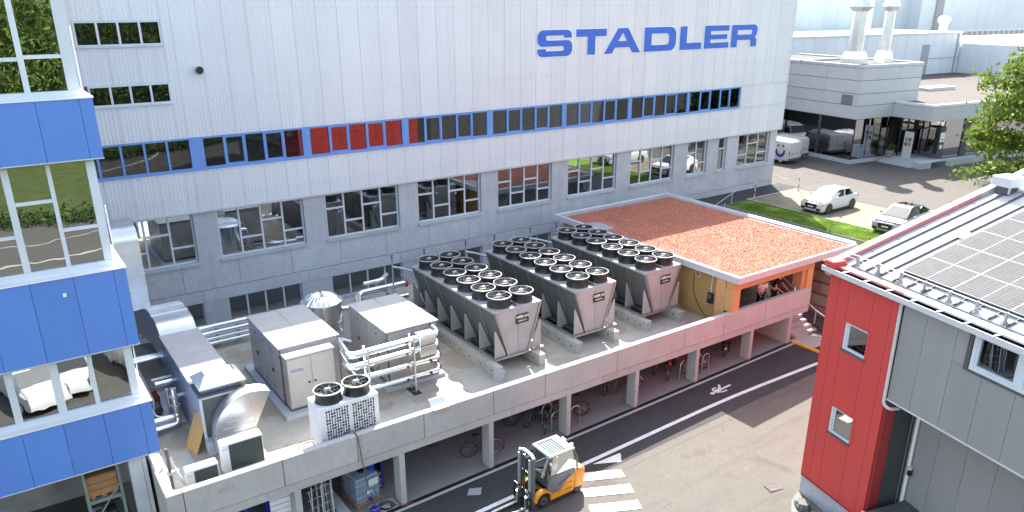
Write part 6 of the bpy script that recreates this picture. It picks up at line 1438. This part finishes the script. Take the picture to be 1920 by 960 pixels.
hoop(17.2, -15.42, .0, 'bike hoop with the black bicycle right of the column'); hoop(23.48, -15.28, .05, 'bike hoop next to the bright red bicycle'); hoop(24.72, -15.42, .05, 'bike hoop beside the bicycle with white fork')
# ------------------------------------------------------------------ container, bucket and clutter in the left bays
t = thing('liquid_container', 'caged bluish liquid container on a wooden pallet under the deck', 'container', (7.95, -15.2, GZ(8)), radians(8))
part('tank', MB().bbox(.05, .95, .05, .95, .16, 1.08, .06), IBCM, t)
for k in range(3): part('pallet_skid', MB().box(0, 1, .05 + .38 * k, .19 + .38 * k, 0, .10), CRATE, t)
part('pallet_deck', MB().box(-.02, 1.02, -.02, 1.02, .10, .15), CRATE, t)
for k in range(4): part('cage_ring', MB().tube([(.0, .0, .3 + .24 * k), (1, 0, .3 + .24 * k), (1, 1, .3 + .24 * k), (0, 1, .3 + .24 * k)], .012, 5, closed=True), STEEL, t)
for k in range(6):
    for (a, b) in ((.1 + .16 * k, 0), (.1 + .16 * k, 1), (0, .1 + .16 * k), (1, .1 + .16 * k)): part('cage_bar', MB().cyl((a, b, .15), (a, b, 1.06), .010, 5), STEEL, t)
part('fill_cap', MB().cyl((.5, .5, 1.08), (.5, .5, 1.13), .12, 14), BLACK, t); part('label_sheet', MB().box(.48, .86, -.022, -.016, .72, .98), WHITE, t); part('label_sheet', MB().box(.40, .58, -.022, -.016, .46, .58), WHITE, t); part('outlet_valve', MB().cyl((.5, -.12, .24), (.5, .05, .24), .06, 10), LOGOB, t)
t = thing('bucket', 'small blue bucket standing on the bluish liquid container', 'bucket', (8.72, -14.72, GZ(8) + 1.085)); part('shell', MB().lathe([(.0, 0), (.11, 0), (.14, .26), (.15, .26), (.12, .02), (0, .02)], n=16), BUCKET, t, 40); part('handle', MB().torus((0, 0, .26), (0, .3, 1), .135, .006, 16, 4), STEEL, t)
t = thing('bucket', 'blue bucket on the ground in front of the liquid container', 'bucket', (8.35, -15.75, GZ(8))); part('shell', MB().lathe([(.0, 0), (.13, 0), (.17, .26), (.18, .26), (.15, .02), (0, .02)], n=16), BUCKET, t, 40); part('handle', MB().torus((0, 0, .26), (0, .3, 1), .16, .006, 16, 4), STEEL, t)
t = thing('bund_wall', 'low concrete kerb wall beside the liquid container', 'wall', (0, 0, 0)); part('kerb', MB().bbox(7.25, 7.6, -15.8, -10, 1.6, GZ(7.4) + .28, .02), CONC, t); part('slab', MB().box(8.3, 9.2, -15.84, -15.3, 1.7, GZ(8.7) + .05), CONCW, t)
t = thing('hose_coil', 'dark hose coiled on the kerb beside the container valve', 'hose', (8.75, -15.7, GZ(8.7) + .07))
for k in range(3): part('loop', MB().torus((.03 * k, .02 * k, .02 * k), (.1, .1, 1), .20 + .03 * k, .016, 20, 5), RUBBER, t)
part('end', MB().tube([(.2, 0, .02), (.55, -.3, .0), (.9, -.2, -.05), (1.0, -.5, -.06)], .016, 5, .2), DRUM, t)
t = thing('blue_rack', 'blue steel frame standing right of the liquid container', 'rack', (9.15, -14.6, GZ(9)), 0)
for x in (0, .06): pass
part('frame', MB().box(0, .05, 0, .05, 0, 1.5).box(0, .05, .9, .95, 0, 1.5).box(0.001, .049, .051, .899, 1.45, 1.5), BUCKET, t); part('bar', MB().box(0, .02, .05, .9, .5, .54).box(0, .02, .05, .9, 1.0, 1.04), STEEL, t); part('board', MB().box(.055, .07, .02, .93, .3, 1.4), INTD, t)
t = thing('trestle_stack', 'stack of folded steel trestles leaning together under the deck', 'trestles', (6.35, -15.3, GZ(6.5)))
rg2 = random.Random(8)
for k in range(14): x = .06 * k; y = rg2.uniform(-.1, .3); part('tube', MB().tube([(x, y, 0), (x + rg2.uniform(-.05, .1), y + rg2.uniform(.05, .3), 1.25 + rg2.uniform(0, .45))], .018, 6), STEEL if k % 3 else WHITE, t)
for k in range(4): part('cross_bar', MB().tube([(-.02, .1 + .05 * k, .4 + .3 * k), (.85, .15 + .05 * k, .45 + .3 * k)], .015, 5), STEEL, t)
t = thing('side_door', 'blue framed door leaf standing open in the leftmost bay', 'door', (4.3, -15.2, GZ(4.5)), radians(20)); part('leaf', MB().box(0, .9, 0, .05, .05, 2.0), BUCKET, t); part('window', MB().box(.15, .75, -.006, .0, 1.0, 1.8), CARD, t); part('handle', MB().box(.8, .86, -.06, 0, .95, 1.0), STEEL, t)
t = thing('slat_screen', 'white slatted screen beside the leftmost column of the shelter', 'screen', (5.05, -15.4, GZ(5)))
for k in range(10): part('slat', MB().box(0, .62, 0, .03, .05 + .19 * k, .05 + .19 * k + .165), WHITE, t)
part('upright', MB().box(.621, .66, -.01, .05, 0, 1.95), LGREY, t)
# ------------------------------------------------------------------ forklift
fk = thing('forklift', 'orange and grey forklift with white cab roof driving along the walkway', 'forklift', (13.05, -18.38, GZ(13.3) + .006), 0)
w = .54
FG = M_plain('forklift grey', (.16, .165, .17), .4)
def both(nm, f, mat, sm=None):
    for s in (-1, 1): part(nm, f(s), mat, fk, sm)
chs = [(.30, .20), (1.62, .24), (1.74, .42), (1.74, .88), (1.62, 1.02), (1.28, 1.02), (1.05, .80), (.62, .50), (.34, .48)]
part('chassis', MB().prism(chs, -w + .03, w - .03), ORANGE, fk, 30)
part('counterweight', MB().bbox(1.25, 1.80, -w, w, .30, .98, .09), ORANGE, fk, 40)
both('side_skirt', lambda s: MB().prism([(.28, .22), (1.22, .24), (1.22, .62), (.95, .62), (.60, .40), (.28, .36)], min(s * (w - .03), s * (w + .012)), max(s * (w - .03), s * (w + .012))), ORANGE)
both('front_fender', lambda s: MB().prism([(.36 * cos(radians(a)), .30 + .36 * sin(radians(a))) for a in range(10, 176, 15)] + [(.30 * cos(radians(a)), .30 + .30 * sin(radians(a))) for a in range(175, 9, -15)], min(s * (w - .20), s * (w + .01)), max(s * (w - .20), s * (w + .01))), ORANGE, 30)
both('door', lambda s: MB().prism([(.18, .62), (.30, .46), (.62, .46), (1.02, .80), (1.30, .95), (1.30, 1.12), (.26, 1.12)], min(s * (w - .05), s * (w + .002)), max(s * (w - .05), s * (w + .002))), FG)
both('door_trim', lambda s: MB().prism([(.62, .66), (1.10, .92), (1.10, .98), (.62, .74)], min(s * w, s * (w + .014)), max(s * w, s * (w + .014))), DGREY)
both('cab_post', lambda s: MB().tube([(.18, s * (w - .03), .60), (.22, s * (w - .035), 1.15), (.36, s * (w - .06), 1.84)], .035, 8), FG, 40)
both('cab_post', lambda s: MB().tube([(1.44, s * (w - .05), .98), (1.40, s * (w - .05), 1.5), (1.24, s * (w - .07), 1.84)], .04, 8), FG, 40)
both('door_window', lambda s: MB().add([(.27, s * (w - .03), 1.13), (1.36, s * (w - .03), 1.13), (1.22, s * (w - .055), 1.80), (.40, s * (w - .055), 1.80)], [(0, 1, 2, 3)]), GLASSC)
part('windscreen', MB().add([(.20, -w + .06, .90), (.20, w - .06, .90), (.36, w - .09, 1.80), (.36, -w + .09, 1.80)], [(0, 1, 2, 3)]), GLASSC, fk); part('rear_window', MB().add([(1.42, -w + .08, 1.05), (1.42, w - .08, 1.05), (1.26, w - .10, 1.80), (1.26, -w + .10, 1.80)], [(0, 1, 2, 3)]), GLASSC, fk)
rf = part('cab_roof', MB().bbox(.24, 1.30, -w + .02, -w + .12, 1.83, 1.90, .02).bbox(.24, 1.30, w - .12, w - .02, 1.83, 1.90, .02).bbox(.24, .36, -w + .122, w - .122, 1.832, 1.90, .02).bbox(.98, 1.30, -w + .122, w - .122, 1.832, 1.90, .02), M_plain('cab roof paint', (.46, .46, .45), .8, spec=.1), fk)
part('roof_glass', MB().box(.36, .98, -w + .12, w - .12, 1.845, 1.855), M_plain('tinted roof glass', (.13, .165, .15), .9, spec=0), rf)
for k in range(6): part('roof_bar', MB().box((.385 + .105 * k), (.40 + .105 * k), -w + .121, w - .121, 1.856, 1.868), M_plain('cab roof paint', (.46, .46, .45), .8, spec=.1), rf)
part('rear_light', MB().bbox(1.31, 1.42, -.30, -.18, 1.80, 1.90, .02), WHITE, fk); part('rear_light', MB().bbox(1.31, 1.42, .1, .30, 1.78, 1.88, .02), WHITE, fk)
part('seat', MB().bbox(.75, 1.2, -.24, .24, .82, .95, .03).prism([(1.12, .95), (1.26, .95), (1.34, 1.48), (1.24, 1.48)], -.22, .22), BLACK, fk); part('steering_wheel', MB().torus((.52, 0, 1.12), (-.5, 0, 1), .15, .016, 16, 5).tube([(.52, 0, 1.12), (.36, 0, .7)], .02, 6), BLACK, fk); part('dashboard', MB().bbox(.22, .42, -.42, .42, .62, .98, .04), DGREY, fk); part('floor', MB().box(.2, 1.1, -.45, .45, .5, .53), BLACK, fk)
part('control_lever', MB().tube([(.6, -.34, .8), (.56, -.34, 1.05)], .02, 6), LGREY, fk)
for s in (-1, 1):
    for x, r, rm in ((0, .285, DGREY), (1.46, .235, BLACK)):
        wh = part('wheel', MB().torus((x, s * (w - .12), r), (0, 1, 0), r - .085, .088, 22, 8).cyl((x, s * (w - .22), r), (x, s * (w - .02), r), r - .07, 20), RUBBER, fk, 50)
        part('rim', MB().cyl((x, s * (w - .03), r), (x, s * (w - .005), r), r * .5, 16).torus((x, s * (w - .01), r), (0, 1, 0), r * .5, .012, 16, 5), DGREY, wh, 40); part('hub', MB().cyl((x, s * (w - .01), r), (x, s * (w + .015), r), .05, 10), BLACK, wh)
mastx = -.34
both('mast_rail', lambda s: MB().box(mastx - .06, mastx + .06, s * .36 - .045, s * .36 + .045, .08, 1.95), M_plain('mast steel grey', (.13, .135, .14), .45)); both('inner_mast_rail', lambda s: MB().box(mastx - .13, mastx - .065, s * .30 - .035, s * .30 + .035, .10, 1.93), MGREY); both('lift_cylinder', lambda s: MB().cyl((mastx + .09, s * .25, .1), (mastx + .09, s * .25, 1.8), .035, 8), STEEL, 40)
part('mast_top', MB().tube([(mastx, -.40, 1.97), (mastx + .03, -.2, 2.04), (mastx + .03, .2, 2.04), (mastx, .40, 1.97)], .055, 8), WHITE, fk, 40); part('mast_crossbar', MB().box(mastx - .02, mastx + .05, -.315, .315, 1.2, 1.28).box(mastx - .02, mastx + .05, -.315, .315, .4, .48), DGREY, fk); both('chain', lambda s: MB().box(mastx - .045, mastx - .03, s * .14 - .02, s * .14 + .02, .5, 1.9), BLACK); both('hose', lambda s: MB().tube([(mastx - .02, s * .05, .5), (mastx - .04, s * .05, 1.85)], .018, 5), RUBBER)
part('carriage', MB().box(mastx - .20, mastx - .14, -.50, .50, .42, .50).box(mastx - .20, mastx - .14, -.50, .50, .12, .20).box(mastx - .20, mastx - .14, -.50, -.44, .20, .42).box(mastx - .20, mastx - .14, .44, .50, .20, .42), BLACK, fk); part('load_guard', MB().box(mastx - .19, mastx - .15, -.48, .48, .70, .74).box(mastx - .188, mastx - .152, -.48, -.44, .5, .70).box(mastx - .188, mastx - .152, .44, .48, .5, .70).box(mastx - .188, mastx - .152, -.02, .02, .5, .70), BLACK, fk)
both('fork', lambda s: MB().prism([(mastx - .205, .5), (mastx - .245, .5), (mastx - .245, .09), (mastx - 1.25, .06), (mastx - 1.25, .045), (mastx - .205, .045)], s * .24 - .05, s * .24 + .05), STEEL)
part('mirror', MB().bbox(.15, .18, -w - .12, -w - .03, 1.30, 1.5, .01), BLACK, fk); part('model_strip', MB().box(.9, 1.18, -w - .014, -w - .012, .40, .43), DGREY, fk); part('headlight', MB().cyl((.30, -w + .02, 1.62), (.24, -w + .02, 1.62), .05, 10), WHITE, fk)
# ------------------------------------------------------------------ two people inside the pavilion
def skinned(name, mat, parent, V, E, R, sub=2):
    me = bpy.data.meshes.new(name); me.from_pydata(V, E, []); o = link(bpy.data.objects.new(name, me), parent); me.materials.append(mat)
    sk = o.modifiers.new('skin', 'SKIN'); sk.use_smooth_shade = True
    for v, r in zip(me.skin_vertices[0].data, R): v.radius = r if isinstance(r, tuple) else (r, r)
    me.skin_vertices[0].data[0].use_root = True
    ss = o.modifiers.new('sub', 'SUBSURF'); ss.levels = sub; ss.render_levels = sub; return o
def person(label, loc, rz, shirt, hairm, wrist, elbow, lean=.12, hh=1.72, long_hair=False):
    k = hh / 1.72; t = thing('person', label, 'person', loc, rz); L = lean
    V = [(0, .05, .94), (0, .03, 1.08), (0, -L * .6, 1.28), (0, -L, 1.43), (0, -L - .03, 1.50), (0, -L - .06, 1.58), (0, -L - .07, 1.66)]; R = [(.16, .12), (.14, .105), (.17, .12), (.085, .08), .055, (.072, .085), (.078, .09)]; E = [(i, i + 1) for i in range(6)]
    for s in (-1, 1):
        o = len(V); V += [(s * .17, -L, 1.40), (s * elbow[0], elbow[1], elbow[2]), (s * wrist[0], wrist[1], wrist[2]), (s * (wrist[0] - .01), wrist[1] - .07, wrist[2] - .03)]; R += [.062, .042, .028, (.036, .018)]; E += [(3, o), (o, o + 1), (o + 1, o + 2), (o + 2, o + 3)]
        o = len(V); V += [(s * .09, .05, .86), (s * .11, .0, .48), (s * .11, .06, .09), (s * .12, -.10, .04)]; R += [.095, .058, .042, .036]; E += [(0, o), (o, o + 1), (o + 1, o + 2), (o + 2, o + 3)]
    S_ = lambda q: [tuple(c * k for c in v) for v in q]
    body = skinned('body', SKIN, t, S_(V), E, R)
    tv = [(0, .05, .92), (0, .03, 1.08), (0, -L * .6, 1.28), (0, -L, 1.42)]; tr = [(.172, .135), (.158, .12), (.185, .135), (.10, .09)]; te = [(0, 1), (1, 2), (2, 3)]
    for s in (-1, 1):
        o = len(tv); sh_ = Vector((s * .17, -L, 1.40)); el = Vector((s * elbow[0], elbow[1], elbow[2])); tv += [tuple(sh_), tuple(sh_.lerp(el, .7))]; tr += [.078, .062]; te += [(3, o), (o, o + 1)]
    skinned('shirt', shirt, t, S_(tv), te, tr)
    tv = [(0, .05, .96)]; tr = [(.168, .13)]; te = []
    for s in (-1, 1): o = len(tv); tv += [(s * .09, .05, .84), (s * .11, .0, .48), (s * .11, .06, .12)]; tr += [.108, .075, .06]; te += [(0, o), (o, o + 1), (o + 1, o + 2)]
    skinned('trousers', CLOTHB, t, S_(tv), te, tr)
    hc = Vector((0, -L - .06, 1.66)) * k
    part('hair', MB().lathe([(.088, -.02), (.102, .04), (.085, .10), (.04, .132), (0, .138)], (hc.x, hc.y + .02, hc.z), 14), hairm, t, 60)
    if long_hair: part('hair_back', MB().bbox(-.085, .085, hc.y + .03, hc.y + .11, hc.z - .22, hc.z + .06, .03), hairm, t)
    f = part('face', MB().bbox(-.012, .012, hc.y - .115, hc.y - .085, hc.z - .03, hc.z + .01, .004), SKIN, t)
    for s in (-1, 1): part('eye', MB().lathe([(.0, -.008), (.011, 0), (0, .008)], (s * .03, hc.y - .088, hc.z + .02), 8), BLACK, f); part('ear', MB().bbox(s * .088 - .01, s * .088 + .01, hc.y - .015, hc.y + .02, hc.z - .025, hc.z + .03, .004), SKIN, f)
    part('mouth', MB().box(-.022, .022, hc.y - .096, hc.y - .088, hc.z - .057, hc.z - .05), M_plain('lips', (.35, .13, .11), .5), f)
    for s in (-1, 1):
        p = Vector((s * (wrist[0] - .01), wrist[1] - .07, wrist[2] - .03)) * k; m = MB()
        for q, ln in enumerate((.065, .075, .07, .055)): a = p + Vector(((q - 1.5) * .018, -.02, 0)); m.tube([a, a + Vector((0, -ln * .5, -.002)), a + Vector((0, -ln, -.022))], [.009, .008, .006], 6)
        m.tube([p + Vector((-s * .03, .03, 0)), p + Vector((-s * .055, -.01, -.004)), p + Vector((-s * .05, -.04, -.014))], [.011, .009, .007], 6); part('fingers', m, SKIN, t, 60)
    for s in (-1, 1): part('shoe', MB().bbox(s * .12 * k - .05, s * .12 * k + .05, -.20, .10, 0, .09, .03), BLACK, t)
    return t
FZ = DK + .03
person('person in black t-shirt leaning with both hands on the pavilion sill', (29.62, -15.08, FZ), .12, CLOTHB, HAIR, (.24, -.46, .96), (.30, -.18, 1.12), .16, 1.74)
person('person in white top and dark trousers standing left of the one in black', (28.72, -14.98, FZ), -.5, CLOTHW, HAIR, (.20, -.36, .92), (.25, -.10, 1.10), .12, 1.66, True)
